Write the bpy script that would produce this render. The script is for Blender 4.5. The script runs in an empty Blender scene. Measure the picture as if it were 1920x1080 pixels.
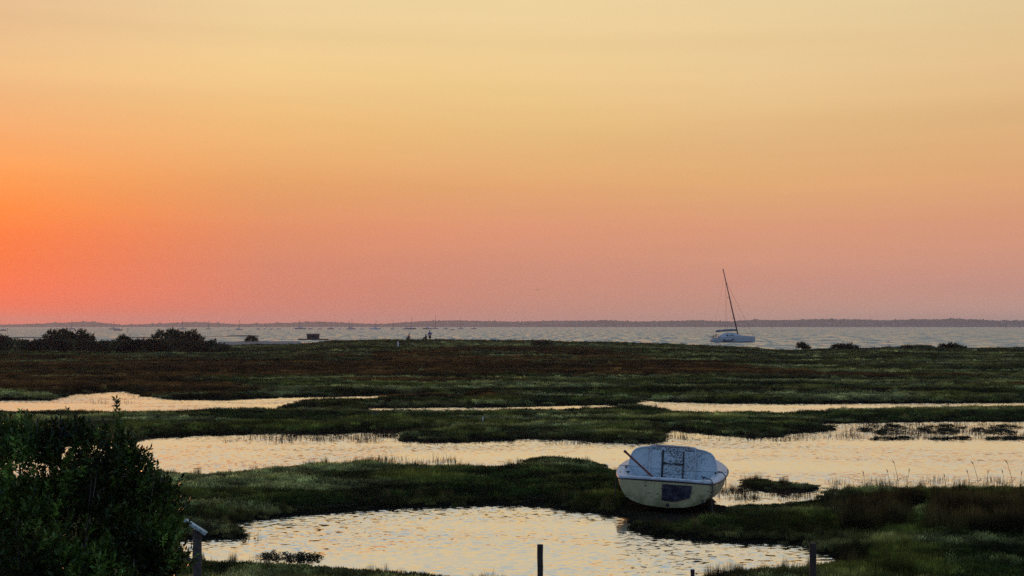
import bpy, bmesh, math, random
import numpy as np
from mathutils import Vector, Matrix, Euler, noise as mnoise
R = math.radians
random.seed(7)
rng = np.random.default_rng(11)
scene = bpy.context.scene
C = scene.collection

# ------------------------------------------------------------------ camera
FPX, CX, CY, HORIZON, CAMZ = 2600.0, 960.0, 540.0, 611.5, 3.6
PITCH = math.atan((HORIZON - CY) / FPX)
cam_d = bpy.data.cameras.new('camera')
cam_d.sensor_width = 36.0
cam_d.lens = FPX / 1920.0 * 36.0
cam_d.clip_start = 0.1
cam_d.clip_end = 40000
cam = bpy.data.objects.new('camera', cam_d)
C.objects.link(cam)
cam.location = (0, 0, CAMZ)
cam.rotation_euler = (math.pi / 2 + PITCH, 0, 0)
scene.camera = cam

# ------------------------------------------------------------------ sky
def lin(c):
    return tuple(((v / 255.0) / 12.92 if v / 255.0 <= .04045 else ((v / 255.0 + .055) / 1.055) ** 2.4) for v in c)

world = bpy.data.worlds.new('World')
scene.world = world
world.use_nodes = True
wt = world.node_tree
wt.nodes.clear()
def WN(t, **k):
    n = wt.nodes.new(t)
    for a, b in k.items(): setattr(n, a, b)
    return n
def wmath(op, a, b=None, clamp=False):
    n = WN('ShaderNodeMath', operation=op, use_clamp=clamp)
    for i, v in enumerate((a, b)):
        if v is None: continue
        if isinstance(v, (int, float)): n.inputs[i].default_value = v
        else: wt.links.new(v, n.inputs[i])
    return n.outputs[0]
tc = WN('ShaderNodeTexCoord')
sep = WN('ShaderNodeSeparateXYZ')
wt.links.new(tc.outputs['Generated'], sep.inputs[0])
elev = wmath('ARCSINE', sep.outputs[2])
elev_n = wmath('MAXIMUM', wmath('MULTIPLY', elev, 180 / math.pi / 90), 0.0)
tpos = wmath('SQRT', elev_n)
azim = wmath('MULTIPLY', wmath('ARCTAN2', sep.outputs[0], sep.outputs[1]), 180 / math.pi)   # 0 = view, -90 = left
def elev_of_row(y): return math.degrees(math.atan((HORIZON - y) / FPX))
SKY_ROWS = {   # azimuth: [(picture row or ('e', degrees), sRGB)]
 -20.3: [(600,(242,104,68)),(540,(247,110,70)),(450,(250,120,62)),(400,(253,138,64)),(340,(250,156,84)),(240,(242,175,116)),(150,(236,190,134)),(0,(228,190,148))],
 -10.0: [(600,(213,124,106)),(500,(212,132,106)),(430,(224,142,102)),(340,(232,164,104)),(240,(238,186,120)),(140,(240,202,140)),(0,(238,210,158))],
 0.0:   [(600,(200,138,122)),(500,(206,141,118)),(430,(222,150,116)),(350,(230,168,114)),(240,(233,190,126)),(140,(238,203,142)),(0,(238,211,158))],
 10.4:  [(600,(196,152,134)),(530,(203,145,126)),(430,(218,154,120)),(340,(226,172,116)),(230,(230,188,132)),(140,(236,202,148)),(0,(232,206,156))],
 20.0:  [(600,(188,152,138)),(530,(200,146,130)),(430,(216,152,120)),(340,(224,168,118)),(240,(224,180,126)),(140,(230,194,142)),(0,(226,202,154))],
}
UPPER = [(17,(226,206,170)),(22,(212,206,184)),(30,(184,194,196)),(44,(142,170,200)),(65,(112,146,192)),(90,(98,134,186))]
def sky_ramp(stops):
    n = WN('ShaderNodeValToRGB')
    wt.links.new(tpos, n.inputs[0])
    cr = n.color_ramp
    stops = sorted(stops)
    cr.elements[0].position = 0.0
    cr.elements[0].color = (*lin(stops[0][1]), 1)
    cr.elements[1].position = 1.0
    cr.elements[1].color = (*lin(stops[-1][1]), 1)
    for e, c in stops[:-1]:
        el = cr.elements.new(math.sqrt(e / 90)); el.color = (*lin(c), 1)
    return n.outputs[0]
ramps = []
for az, rows in sorted(SKY_ROWS.items()):
    ramps.append((az, sky_ramp([(elev_of_row(y), c) for y, c in rows] + UPPER)))
REAR = sky_ramp([(0.5,(146,146,168)),(6,(158,160,184)),(12,(154,170,202)),(25,(138,168,208)),(45,(114,150,200)),(90,(98,134,186))])
# outside the frame to the left the glow fades again beyond the sun; both sides end in the dusk sky behind
def wmix(f, a, b):
    n = WN('ShaderNodeMix', data_type='RGBA')
    wt.links.new(f, n.inputs[0]); wt.links.new(a, n.inputs[6]); wt.links.new(b, n.inputs[7])
    return n.outputs[2]
def wstep(lo, hi):
    n = WN('ShaderNodeMapRange', clamp=True)
    wt.links.new(azim, n.inputs[0])
    n.inputs[1].default_value = lo; n.inputs[2].default_value = hi
    return n.outputs[0]
col = ramps[0][1]
for (a0, r0), (a1, r1) in zip(ramps, ramps[1:]):
    col = wmix(wstep(a0, a1), col, r1)
fr = WN('ShaderNodeMapRange', clamp=True, interpolation_type='SMOOTHSTEP')
wt.links.new(azim, fr.inputs[0]); fr.inputs[1].default_value = 25; fr.inputs[2].default_value = 105
fl = WN('ShaderNodeMapRange', clamp=True, interpolation_type='SMOOTHSTEP')
wt.links.new(azim, fl.inputs[0]); fl.inputs[1].default_value = -35; fl.inputs[2].default_value = -115
col = wmix(fr.outputs[0], col, REAR)
col = wmix(fl.outputs[0], col, REAR)
SUN_AZ, SUN_EL = R(-24), R(1.2)
nish = WN('ShaderNodeTexSky', sky_type='NISHITA')
nish.sun_disc = False
nish.sun_elevation = SUN_EL
nish.sun_rotation = SUN_AZ
nish.dust_density = 2.0
mpw = WN('ShaderNodeMapping'); mpw.inputs['Scale'].default_value = (2.2, 2.2, 38); wt.links.new(tc.outputs['Generated'], mpw.inputs[0])
bn = WN('ShaderNodeTexNoise'); bn.inputs['Scale'].default_value = 1; bn.inputs['Detail'].default_value = 5; wt.links.new(mpw.outputs[0], bn.inputs['Vector'])
bmr = WN('ShaderNodeMapRange'); bmr.inputs[1].default_value = .25; bmr.inputs[2].default_value = .75; bmr.inputs[3].default_value = .955; bmr.inputs[4].default_value = 1.045
wt.links.new(bn.outputs['Fac'], bmr.inputs[0])
vsc = WN('ShaderNodeVectorMath', operation='SCALE'); wt.links.new(col, vsc.inputs[0]); wt.links.new(bmr.outputs[0], vsc.inputs['Scale']); col = vsc.outputs[0]
bg1 = WN('ShaderNodeBackground'); bg1.inputs[1].default_value = 1.0
bg2 = WN('ShaderNodeBackground'); bg2.inputs[1].default_value = 0.004
add = WN('ShaderNodeAddShader')
wo = WN('ShaderNodeOutputWorld')
wt.links.new(col, bg1.inputs[0]); wt.links.new(nish.outputs[0], bg2.inputs[0])
wt.links.new(bg1.outputs[0], add.inputs[0]); wt.links.new(bg2.outputs[0], add.inputs[1])
wt.links.new(add.outputs[0], wo.inputs[0])

# ------------------------------------------------------------------ sun (all but set, out of frame to the left)
sl = bpy.data.lights.new('sun', 'SUN')
sl.energy = 0.9
sl.angle = R(3)
sl.color = (1.0, 0.42, 0.18)
sun = bpy.data.objects.new('sun', sl)
C.objects.link(sun)
sd = Vector((math.sin(SUN_AZ) * math.cos(SUN_EL), math.cos(SUN_AZ) * math.cos(SUN_EL), math.sin(SUN_EL)))
sun.rotation_euler = sd.to_track_quat('Z', 'Y').to_euler()
sun.location = (-60, 130, 30)

vs = scene.view_settings
vs.view_transform = 'Standard'; vs.look = 'None'; vs.exposure = 0; vs.gamma = 1
vs.use_curve_mapping = False
scene.render.engine = 'CYCLES'
scene.cycles.max_bounces = 6
scene.cycles.diffuse_bounces = 2
scene.cycles.glossy_bounces = 3
scene.cycles.transmission_bounces = 2
scene.cycles.volume_bounces = 1
scene.cycles.use_denoising = False
scene.cycles.sample_clamp_indirect = 1.0
scene.cycles.caustics_reflective = False

# ------------------------------------------------------------------ picture <-> place
cp, sp_ = math.cos(PITCH), math.sin(PITCH)
def P(px, py, z=0.0):
    u = (px - CX) / FPX; v = (CY - py) / FPX
    dy = cp - sp_ * v; dz = sp_ + cp * v
    t = (z - CAMZ) / dz
    return np.array((u * t, dy * t, z))
def at(px, py, d):
    u = (px - CX) / FPX; v = (CY - py) / FPX
    dy = cp - sp_ * v; dz = sp_ + cp * v
    t = d / dy
    return Vector((u * t, d, CAMZ + dz * t))
def col_of(x, y):
    return CX + FPX * x / np.maximum(y, 1.0)

# ------------------------------------------------------------------ noise
def _hash(ix, iy, s):
    h = (ix * 374761393 + iy * 668265263 + s * 1442695041) & 0xffffffff
    h = ((h ^ (h >> 13)) * 1274126177) & 0xffffffff
    return ((h ^ (h >> 16)) & 0xffff) / 65535.0
def vnoise(x, y, s=0):
    x = np.asarray(x, float); y = np.asarray(y, float)
    ix = np.floor(x).astype(np.int64); iy = np.floor(y).astype(np.int64)
    fx = x - ix; fy = y - iy
    fx = fx * fx * (3 - 2 * fx); fy = fy * fy * (3 - 2 * fy)
    a = _hash(ix, iy, s); b = _hash(ix + 1, iy, s); c = _hash(ix, iy + 1, s); d = _hash(ix + 1, iy + 1, s)
    return (a * (1 - fx) + b * fx) * (1 - fy) + (c * (1 - fx) + d * fx) * fy
def fbm(x, y, o=4, s=0):
    r = 0; a = .5; t = 0
    for i in range(o):
        r = r + a * vnoise(x, y, s + i); t += a
        x = x * 2.03 + 17.1; y = y * 2.03 + 5.3; a *= .5
    return r / t
def sstep(a, b, x):
    t = np.clip((x - a) / (b - a), 0, 1)
    return t * t * (3 - 2 * t)

# ------------------------------------------------------------------ water outlines
VT = 0.2   # height of the plant tops that hide the near edge of the water behind them
def wpoly(top, bottom, t=VT):
    return np.array([P(q_[0], q_[1], 0.0)[:2] for q_ in top] + [P(q_[0], q_[1], q_[2] if len(q_) > 2 else t)[:2] for q_ in reversed(bottom)])
WATERS = [
 # upper left creek and its two arms
 wpoly([(-500,753),(0,751),(90,750),(130,743),(165,737),(215,734),(250,733),(268,741),(300,747),(350,749),(420,750),(480,748),(540,745),(640,743),(720,741),(780,738)],
       [(-500,770),(0,770),(60,771),(160,769),(250,771),(350,770),(420,767),(480,768),(534,767),(540,750),(600,748.5),(700,745),(760,741),(780,739)]),
 wpoly([(690,765),(760,765),(830,764),(900,763.5),(1000,762),(1100,760),(1160,759.5)],
       [(690,766.5),(760,768.5),(830,768),(900,767),(1000,765),(1090,764.5),(1160,763)]),
 wpoly([(1190,751),(1240,753),(1300,755),(1400,757),(1550,757),(1700,756),(1920,755),(2300,755)],
       [(1190,754),(1235,762),(1262,768),(1330,771),(1430,771),(1520,768),(1600,764),(1750,763),(1920,764),(2300,765)]),
 wpoly([(805,732.5),(835,732)],[(805,734),(835,734)],.1), wpoly([(838,746),(870,746)],[(838,748),(870,748)],.1),
 # middle channel
 wpoly([(-400,835),(100,838),(255,829),(300,820),(400,815.5),(500,813),(606,814),(657,811),(735,810),(800,809),(830,812),(800,817),(740,823),(738,827),(800,829),(880,828),(940,827),(1000,823),(1060,824),(1130,829),(1190,832),(1232,829),(1236,815),(1240,808),(1270,805),(1300,810),(1345,817),(1400,821),(1470,820),(1492,812),(1560,807),(1525,796),(1600,793),(1750,791),(1920,790),(2400,790)],
       [(-400,890),(100,890),(310,882),(380,883),(440,880),(470,876),(509,873),(574,864),(620,864),(654,866),(703,865),(770,869),(832,868),(890,871),(922,873),(977,866),(1000,852),(1040,853),(1080,858),(1110,858),(1150,870),(1170,884),(1250,895),(1345,900),(1372,905,.12),(1395,898,.11),(1440,897,.11),(1470,903,.11),(1510,906,.1),(1560,909,.1),(1700,909),(1920,907),(2400,905)]),
 wpoly([(1335,912),(1365,912),(1410,919),(1470,922),(1520,921),(1548,916)],[(1335,932),(1380,938),(1440,936),(1500,931),(1535,925),(1548,918)],.2),
 wpoly([(1545,945),(1590,942),(1640,944)],[(1545,951),(1590,953),(1640,949)],.2),
 wpoly([(1560,914),(1600,911)],[(1560,918),(1600,917)],.1),
 # front pond
 wpoly([(330,1012),(375,1012),(385,1011),(470,1010),(478,1004),(455,992),(430,986),(440,982),(470,975),(540,968),(640,960),(740,952),(880,948),(960,947),(1040,950),(1060,957),(1140,965),(1172,975),(1186,992),(1230,1005),(1290,1012),(1380,1016),(1510,1020),(1530,1030),(1570,1043)],
       [(330,1040),(365,1036),(400,1040),(500,1047),(600,1051),(680,1055),(780,1062),(900,1075),(960,1090),(1000,1112),(1180,1118),(1280,1090),(1310,1074),(1340,1064),(1400,1058),(1500,1056),(1570,1047)],.2),
 wpoly([(660,868.5),(690,868)],[(660,872),(690,872)],.1),
]
ISLANDS = [   # centre px, py at z=0, half-length px, half-depth m, height
 (520,1046,38,.12,.03),(572,1049,22,.10,.03),(400,1019,0,0,0),(1665,803,34,.35,.08),(1665,812,30,.55,.1),(1772,803,34,.35,.08),(1772,812,30,.55,.1),
 (1880,803,34,.35,.08),(1880,812,30,.55,.1),(1620,808,14,.25,.06),(1725,808,14,.25,.06),(1835,808,14,.25,.06),
 (1655,824,24,.2,.03),(1690,823,20,.2,.03),(1762,824,24,.2,.03),(1800,823,20,.2,.03),(1870,824,24,.2,.03),(1905,823,20,.2,.03),
 (715,873,0,0,0),(1320,1000,0,0,0)]
def seg_dist(px, py, poly):
    d2 = np.full(px.shape, 1e12); inside = np.zeros(px.shape, bool)
    n = len(poly)
    for i in range(n):
        ax, ay = poly[i]; bx, by = poly[(i + 1) % n]
        ex, ey = bx - ax, by - ay
        L = ex * ex + ey * ey + 1e-12
        t = np.clip(((px - ax) * ex + (py - ay) * ey) / L, 0, 1)
        d2 = np.minimum(d2, (px - ax - t * ex) ** 2 + (py - ay - t * ey) ** 2)
        c = (ay > py) != (by > py)
        with np.errstate(divide='ignore', invalid='ignore'):
            inside ^= c & (px < ax + ex * (py - ay) / (by - ay if by != ay else 1e-12))
    d = np.sqrt(d2)
    return np.where(inside, d, -d)
def water_sd(x, y):
    """signed distance to open water, positive in it; outlines frayed by noise"""
    x = np.asarray(x, float); y = np.asarray(y, float)
    amp = np.clip(0.006 * y, .08, .5)
    wx = x + amp * 2.2 * (fbm(x * 1.3, y * 1.3, 4, 31) - .5) * 2
    wy = y + amp * (fbm(x * 1.6 + 40, y * 1.6, 4, 57) - .5) * 2
    sdm = np.full(x.shape, -1e6)
    for p in WATERS:
        lo = p.min(0) - 8; hi = p.max(0) + 8
        m = (wx > lo[0]) & (wx < hi[0]) & (wy > lo[1]) & (wy < hi[1])
        if m.any(): sdm[m] = np.maximum(sdm[m], seg_dist(wx[m], wy[m], p))
    return sdm
SKYLINE = [(-600,660),(0,652),(395,649),(470,646),(560,645),(620,639),(700,637),(850,637),(1000,639),(1100,641),(1180,643),(1260,645.5),(1340,648),(1400,651),(1440,655),(1500,656),(1560,654.5),(1600,654),(1660,651.5),(1700,652),(1800,653.5),(1920,652),(2500,651)]
RDIST = [(-600,205),(600,218),(850,225),(1000,220),(1340,205),(1500,195),(2500,195)]
sx = np.array([a for a, b in SKYLINE], float); sy = np.array([b for a, b in SKYLINE], float)
rx_ = np.array([a for a, b in RDIST], float); ry_ = np.array([b for a, b in RDIST], float)
def ground(x, y, sd=None):
    x = np.asarray(x, float); y = np.asarray(y, float)
    u = col_of(x, y)
    if sd is None: sd = water_sd(x, y)
    Rr = np.interp(u, rx_, ry_) + 8 * (fbm(x * .05, y * 0, 3, 5) - .5)
    ztop = CAMZ - (np.interp(u, sx, sy) - HORIZON) * Rr / FPX
    zr = ztop - .28
    t = sstep(75, 1, y) * 0 + np.clip((y - 75) / (Rr - 75), 0, 1)
    base = .09 + (zr - .09) * t ** 1.6
    hum = (fbm(x * 1.1, y * 1.1, 3, 3) - .5) * .16 * sstep(0, .5, -sd) + (fbm(x * .25, y * .4, 3, 9) - .5) * .22 * sstep(20, 60, y)
    base = base + hum + (fbm(x * .06, y * .09, 3, 12) - .5) * .25 * sstep(70, 130, y) * (1 - sstep(.8, 1.0, t))
    # behind the ridge: drop to the sea on the right, a sand flat on the left
    back = y - Rr
    sandy = 1 - sstep(560, 640, u)
    drop = zr - np.clip(back, 0, 100) * .09
    sand = zr - .1 - np.clip(back, 0, 400) * ((zr - .05) / np.maximum(350 - Rr, 20))
    z_back = drop * (1 - sandy) + sand * sandy + (fbm(x * .15, y * .3, 3, 44) - .5) * .05
    z = np.where(back > 0, z_back, base)
    z = np.maximum(z, -.6)
    w = np.clip(.0022 * y, .05, .25)
    k = sstep(-w * 1.6, w, sd)
    z = np.where(back < 0, z * (1 - k) + (-.22) * k, z)
    return z

# ------------------------------------------------------------------ materials
def mat(name):
    m = bpy.data.materials.new(name); m.use_nodes = True
    nt = m.node_tree; nt.nodes.clear()
    return m, nt
def N(nt, t, **k):
    n = nt.nodes.new(t)
    for a, b in k.items(): setattr(n, a, b)
    return n
def simple(name, color, rough=.7, var=.25, scale=8, spec=.4, metallic=0, bump=.1, dark=None):
    m, nt = mat(name)
    out = N(nt, 'ShaderNodeOutputMaterial'); p = N(nt, 'ShaderNodeBsdfPrincipled')
    tcn = N(nt, 'ShaderNodeTexCoord'); no = N(nt, 'ShaderNodeTexNoise'); no.inputs['Scale'].default_value = scale; no.inputs['Detail'].default_value = 5
    rp = N(nt, 'ShaderNodeValToRGB')
    c = color; d = dark or tuple(v * (1 - var) for v in c); l = tuple(min(1, v * (1 + var)) for v in c)
    rp.color_ramp.elements[0].position = .3; rp.color_ramp.elements[0].color = (*d, 1)
    rp.color_ramp.elements[1].position = .7; rp.color_ramp.elements[1].color = (*l, 1)
    L = nt.links.new
    L(tcn.outputs['Object'], no.inputs['Vector']); L(no.outputs['Fac'], rp.inputs[0]); L(rp.outputs[0], p.inputs['Base Color'])
    p.inputs['Roughness'].default_value = rough; p.inputs['Specular IOR Level'].default_value = spec; p.inputs['Metallic'].default_value = metallic
    if bump:
        b = N(nt, 'ShaderNodeBump'); b.inputs['Strength'].default_value = bump; b.inputs['Distance'].default_value = .02
        L(no.outputs['Fac'], b.inputs['Height']); L(b.outputs[0], p.inputs['Normal'])
    L(p.outputs[0], out.inputs[0])
    return m
def foliage_mat(name, base, translucent=.25, rough=.55, spec=.12, instanced=True):
    m, nt = mat(name)
    L = nt.links.new
    out = N(nt, 'ShaderNodeOutputMaterial'); p = N(nt, 'ShaderNodeBsdfPrincipled'); tr = N(nt, 'ShaderNodeBsdfTranslucent'); mx = N(nt, 'ShaderNodeMixShader')
    va = N(nt, 'ShaderNodeAttribute', attribute_name='shade')
    mulc = N(nt, 'ShaderNodeMix', data_type='RGBA', blend_type='MULTIPLY'); mulc.inputs[0].default_value = 1
    if instanced:
        ti = N(nt, 'ShaderNodeAttribute', attribute_name='tint', attribute_type='INSTANCER')
        L(ti.outputs['Color'], mulc.inputs[6])
    else:
        mulc.inputs[6].default_value = (*base, 1)
    L(va.outputs['Color'], mulc.inputs[7])
    L(mulc.outputs[2], p.inputs['Base Color']); L(mulc.outputs[2], tr.inputs['Color'])
    p.inputs['Roughness'].default_value = rough; p.inputs['Specular IOR Level'].default_value = spec
    mx.inputs[0].default_value = translucent
    L(p.outputs[0], mx.inputs[1]); L(tr.outputs[0], mx.inputs[2]); L(mx.outputs[0], out.inputs[0])
    return m
def water_mat(name, layers, rough, body, ior=1.38, face=.05, sheen=.5):
    """layers: (scale x, scale y, slope, detail). Each is a field of wave slopes in world space."""
    m, nt = mat(name)
    L = nt.links.new
    out = N(nt, 'ShaderNodeOutputMaterial'); p = N(nt, 'ShaderNodeBsdfPrincipled')
    g = N(nt, 'ShaderNodeNewGeometry')
    acc = None
    for i, (ax, ay, sl_, det, sw) in enumerate(layers):
        mp = N(nt, 'ShaderNodeMapping'); mp.inputs['Scale'].default_value = (ax, ay, 1); mp.inputs['Location'].default_value = (13.7 * i, 7.1 * i, 3.3 * i); mp.inputs['Rotation'].default_value = (0, 0, R(sw))
        no = N(nt, 'ShaderNodeTexNoise', noise_dimensions='2D'); no.inputs['Scale'].default_value = 1; no.inputs['Detail'].default_value = det; no.inputs['Roughness'].default_value = .55
        no.inputs['Distortion'].default_value = .6
        L(g.outputs['Position'], mp.inputs[0]); L(mp.outputs[0], no.inputs['Vector'])
        sb = N(nt, 'ShaderNodeVectorMath', operation='SUBTRACT'); sb.inputs[1].default_value = (.5, .5, .5)
        L(no.outputs['Color'], sb.inputs[0])
        sc = N(nt, 'ShaderNodeVectorMath', operation='MULTIPLY'); sc.inputs[1].default_value = (sl_ * .6, sl_, 0)
        L(sb.outputs[0], sc.inputs[0])
        if acc is None: acc = sc.outputs[0]
        else:
            ad = N(nt, 'ShaderNodeVectorMath', operation='ADD'); L(acc, ad.inputs[0]); L(sc.outputs[0], ad.inputs[1]); acc = ad.outputs[0]
    # calm and ruffled patches
    pn = N(nt, 'ShaderNodeTexNoise', noise_dimensions='2D'); pn.inputs['Scale'].default_value = 1; pn.inputs['Detail'].default_value = 3
    mp = N(nt, 'ShaderNodeMapping'); mp.inputs['Scale'].default_value = (.12, .35, 1); L(g.outputs['Position'], mp.inputs[0]); L(mp.outputs[0], pn.inputs['Vector'])
    mr = N(nt, 'ShaderNodeMapRange'); mr.inputs[1].default_value = .35; mr.inputs[2].default_value = .65; mr.inputs[3].default_value = .42; mr.inputs[4].default_value = 1.3
    L(pn.outputs['Fac'], mr.inputs[0])
    scl = N(nt, 'ShaderNodeVectorMath', operation='SCALE'); L(acc, scl.inputs[0]); L(mr.outputs[0], scl.inputs['Scale'])
    # at a low angle the wave faces one sees are those turned towards the eye (wave masking)
    fl_ = N(nt, 'ShaderNodeVectorMath', operation='MULTIPLY'); fl_.inputs[1].default_value = (face, face, 0); L(g.outputs['Incoming'], fl_.inputs[0])
    sm_ = N(nt, 'ShaderNodeVectorMath', operation='ADD'); L(scl.outputs[0], sm_.inputs[0]); L(fl_.outputs[0], sm_.inputs[1]); scl = sm_
    ad = N(nt, 'ShaderNodeVectorMath', operation='ADD'); ad.inputs[1].default_value = (0, 0, 1); L(scl.outputs[0], ad.inputs[0])
    nn = N(nt, 'ShaderNodeVectorMath', operation='NORMALIZE'); L(ad.outputs[0], nn.inputs[0])
    L(nn.outputs[0], p.inputs['Normal'])
    p.inputs['Base Color'].default_value = (*body, 1); p.inputs['Roughness'].default_value = rough; p.inputs['IOR'].default_value = ior
    gs = N(nt, 'ShaderNodeBsdfGlossy'); gs.inputs['Color'].default_value = (.98, .98, .98, 1); gs.inputs['Roughness'].default_value = rough
    mxs = N(nt, 'ShaderNodeMixShader'); mxs.inputs[0].default_value = sheen
    L(nn.outputs[0], gs.inputs['Normal']); L(p.outputs[0], mxs.inputs[1]); L(gs.outputs[0], mxs.inputs[2]); L(mxs.outputs[0], out.inputs[0])
    return m

M = {}
M['leafy'] = foliage_mat('leafy marsh plants', None)
M['shrub_leaf'] = foliage_mat('shrub leaves', (.050, .092, .016), .3, .40, .3, False)
M['far_leaf'] = foliage_mat('far shrub leaves', (.030, .036, .014), .2, .6, .3, False)
M['creek'] = water_mat('creek water', [(.9, 1.5, .14, 2, 12), (6.0, 9.5, .56, 2, -8)], .05, (.03, .03, .026), 1.6, .075, .74)
M['sea'] = water_mat('sea water', [(.40, .045, 1.0, 2, 4), (.9, .16, .9, 3, -6)], .10, (.06, .085, .07), 1.45, .235, .10)
M['bark'] = simple('grey bark', (.10, .085, .065), .85, .35, 14)
M['driftwood'] = simple('weathered grey wood', (.062, .052, .042), .85, .5, 22, bump=.5)
M['post_wood'] = simple('wet dark wood', (.032, .024, .018), .85, .4, 20, bump=.4)
M['cap'] = simple('pale algae stained board', (.42, .50, .47), .6, .35, 18, dark=(.12, .15, .13))
M['cream'] = simple('aged cream gelcoat', (.47, .42, .22), .45, .14, 2.2, dark=(.26, .24, .12))
M['antifoul'] = simple('black antifouling', (.018, .018, .02), .7, .3, 6)
M['white_deck'] = simple('dirty white gelcoat', (.50, .54, .57), .5, .12, 9, dark=(.30, .32, .33))
M['red_wood'] = simple('red brown varnished wood', (.16, .045, .03), .5, .25, 12)
M['rubber'] = simple('black rubber', (.02, .02, .022), .6, .2, 20)
M['rope'] = simple('dark rope', (.05, .05, .055), .9, .3, 60)
M['steel'] = simple('dull steel', (.16, .15, .15), .5, .2, 20, metallic=.6)
M['board'] = simple('dark weathered motor pad', (.045, .045, .058), .9, .6, 9, spec=.08, dark=(.004, .004, .009))
M['window'] = simple('dark cabin window', (.015, .018, .025), .12, .1, 5, spec=.6, bump=0)
M['boat_white'] = simple('white boat hull', (.62, .64, .68), .4, .08, 2, bump=0)
M['boat_grey'] = simple('grey boat hull', (.22, .22, .25), .5, .12, 2, bump=0)
M['boat_dark'] = simple('dark boat hull', (.05, .055, .07), .5, .12, 2, bump=0)
M['alu'] = simple('dark mast alloy', (.10, .075, .07), .45, .1, 3, metallic=.3, bump=0)
M['sailcover'] = simple('grey sail cover cloth', (.14, .16, .18), .85, .2, 2)
M['hut_wood'] = simple('brown tarred planks', (.045, .03, .03), .85, .35, 3)
M['skin'] = simple('skin', (.42, .25, .18), .6, .05, 5, bump=0)
M['blue_cloth'] = simple('blue cloth', (.04, .07, .30), .85, .12, 5, bump=0)
M['dark_cloth'] = simple('dark cloth', (.02, .018, .022), .85, .15, 5, bump=0)
M['red_cloth'] = simple('rust red cloth', (.26, .06, .04), .85, .15, 5, bump=0)
M['hair'] = simple('dark hair', (.02, .014, .01), .7, .2, 30, bump=0)
M['white_paint'] = simple('white paint', (.75, .75, .72), .6, .08, 8, bump=0)
M['sandbank'] = simple('dark wet shell bank', (.05, .042, .04), .8, .3, .6)
M['feather'] = simple('grey feathers', (.25, .24, .24), .8, .2, 20, bump=0)

# mould speckled cockpit gelcoat
def speckled():
    m, nt = mat('mould speckled white gelcoat'); L = nt.links.new
    out = N(nt, 'ShaderNodeOutputMaterial'); p = N(nt, 'ShaderNodeBsdfPrincipled'); t = N(nt, 'ShaderNodeTexCoord')
    n1 = N(nt, 'ShaderNodeTexNoise'); n1.inputs['Scale'].default_value = 40; n1.inputs['Detail'].default_value = 4; n1.inputs['Roughness'].default_value = .7
    n2 = N(nt, 'ShaderNodeTexNoise'); n2.inputs['Scale'].default_value = 3.2; n2.inputs['Detail'].default_value = 3
    s = N(nt, 'ShaderNodeSeparateXYZ')
    L(t.outputs['Object'], n1.inputs[0]); L(t.outputs['Object'], n2.inputs[0]); L(t.outputs['Object'], s.inputs[0])
    # dirtier around the centre than on the outer thirds
    ab = N(nt, 'ShaderNodeMath', operation='ABSOLUTE'); L(s.outputs[0], ab.inputs[0])
    mr = N(nt, 'ShaderNodeMapRange'); mr.inputs[1].default_value = .25; mr.inputs[2].default_value = .95; mr.inputs[3].default_value = .10; mr.inputs[4].default_value = -.02
    L(ab.outputs[0], mr.inputs[0])
    a1 = N(nt, 'ShaderNodeMath', operation='MULTIPLY_ADD'); a1.inputs[1].default_value = .35; L(n2.outputs['Fac'], a1.inputs[0]); L(mr.outputs[0], a1.inputs[2])
    a2 = N(nt, 'ShaderNodeMath', operation='ADD'); L(a1.outputs[0], a2.inputs[0]); L(n1.outputs['Fac'], a2.inputs[1])
    r = N(nt, 'ShaderNodeMapRange'); r.inputs[1].default_value = .76; r.inputs[2].default_value = .88
    L(a2.outputs[0], r.inputs[0])
    mx = N(nt, 'ShaderNodeMix', data_type='RGBA'); mx.inputs[6].default_value = (.49, .59, .62, 1); mx.inputs[7].default_value = (.08, .09, .09, 1)
    L(r.outputs[0], mx.inputs[0]); L(mx.outputs[2], p.inputs['Base Color']); p.inputs['Roughness'].default_value = .6
    L(p.outputs[0], out.inputs[0])
    return m
M['speckled'] = speckled()
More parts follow.
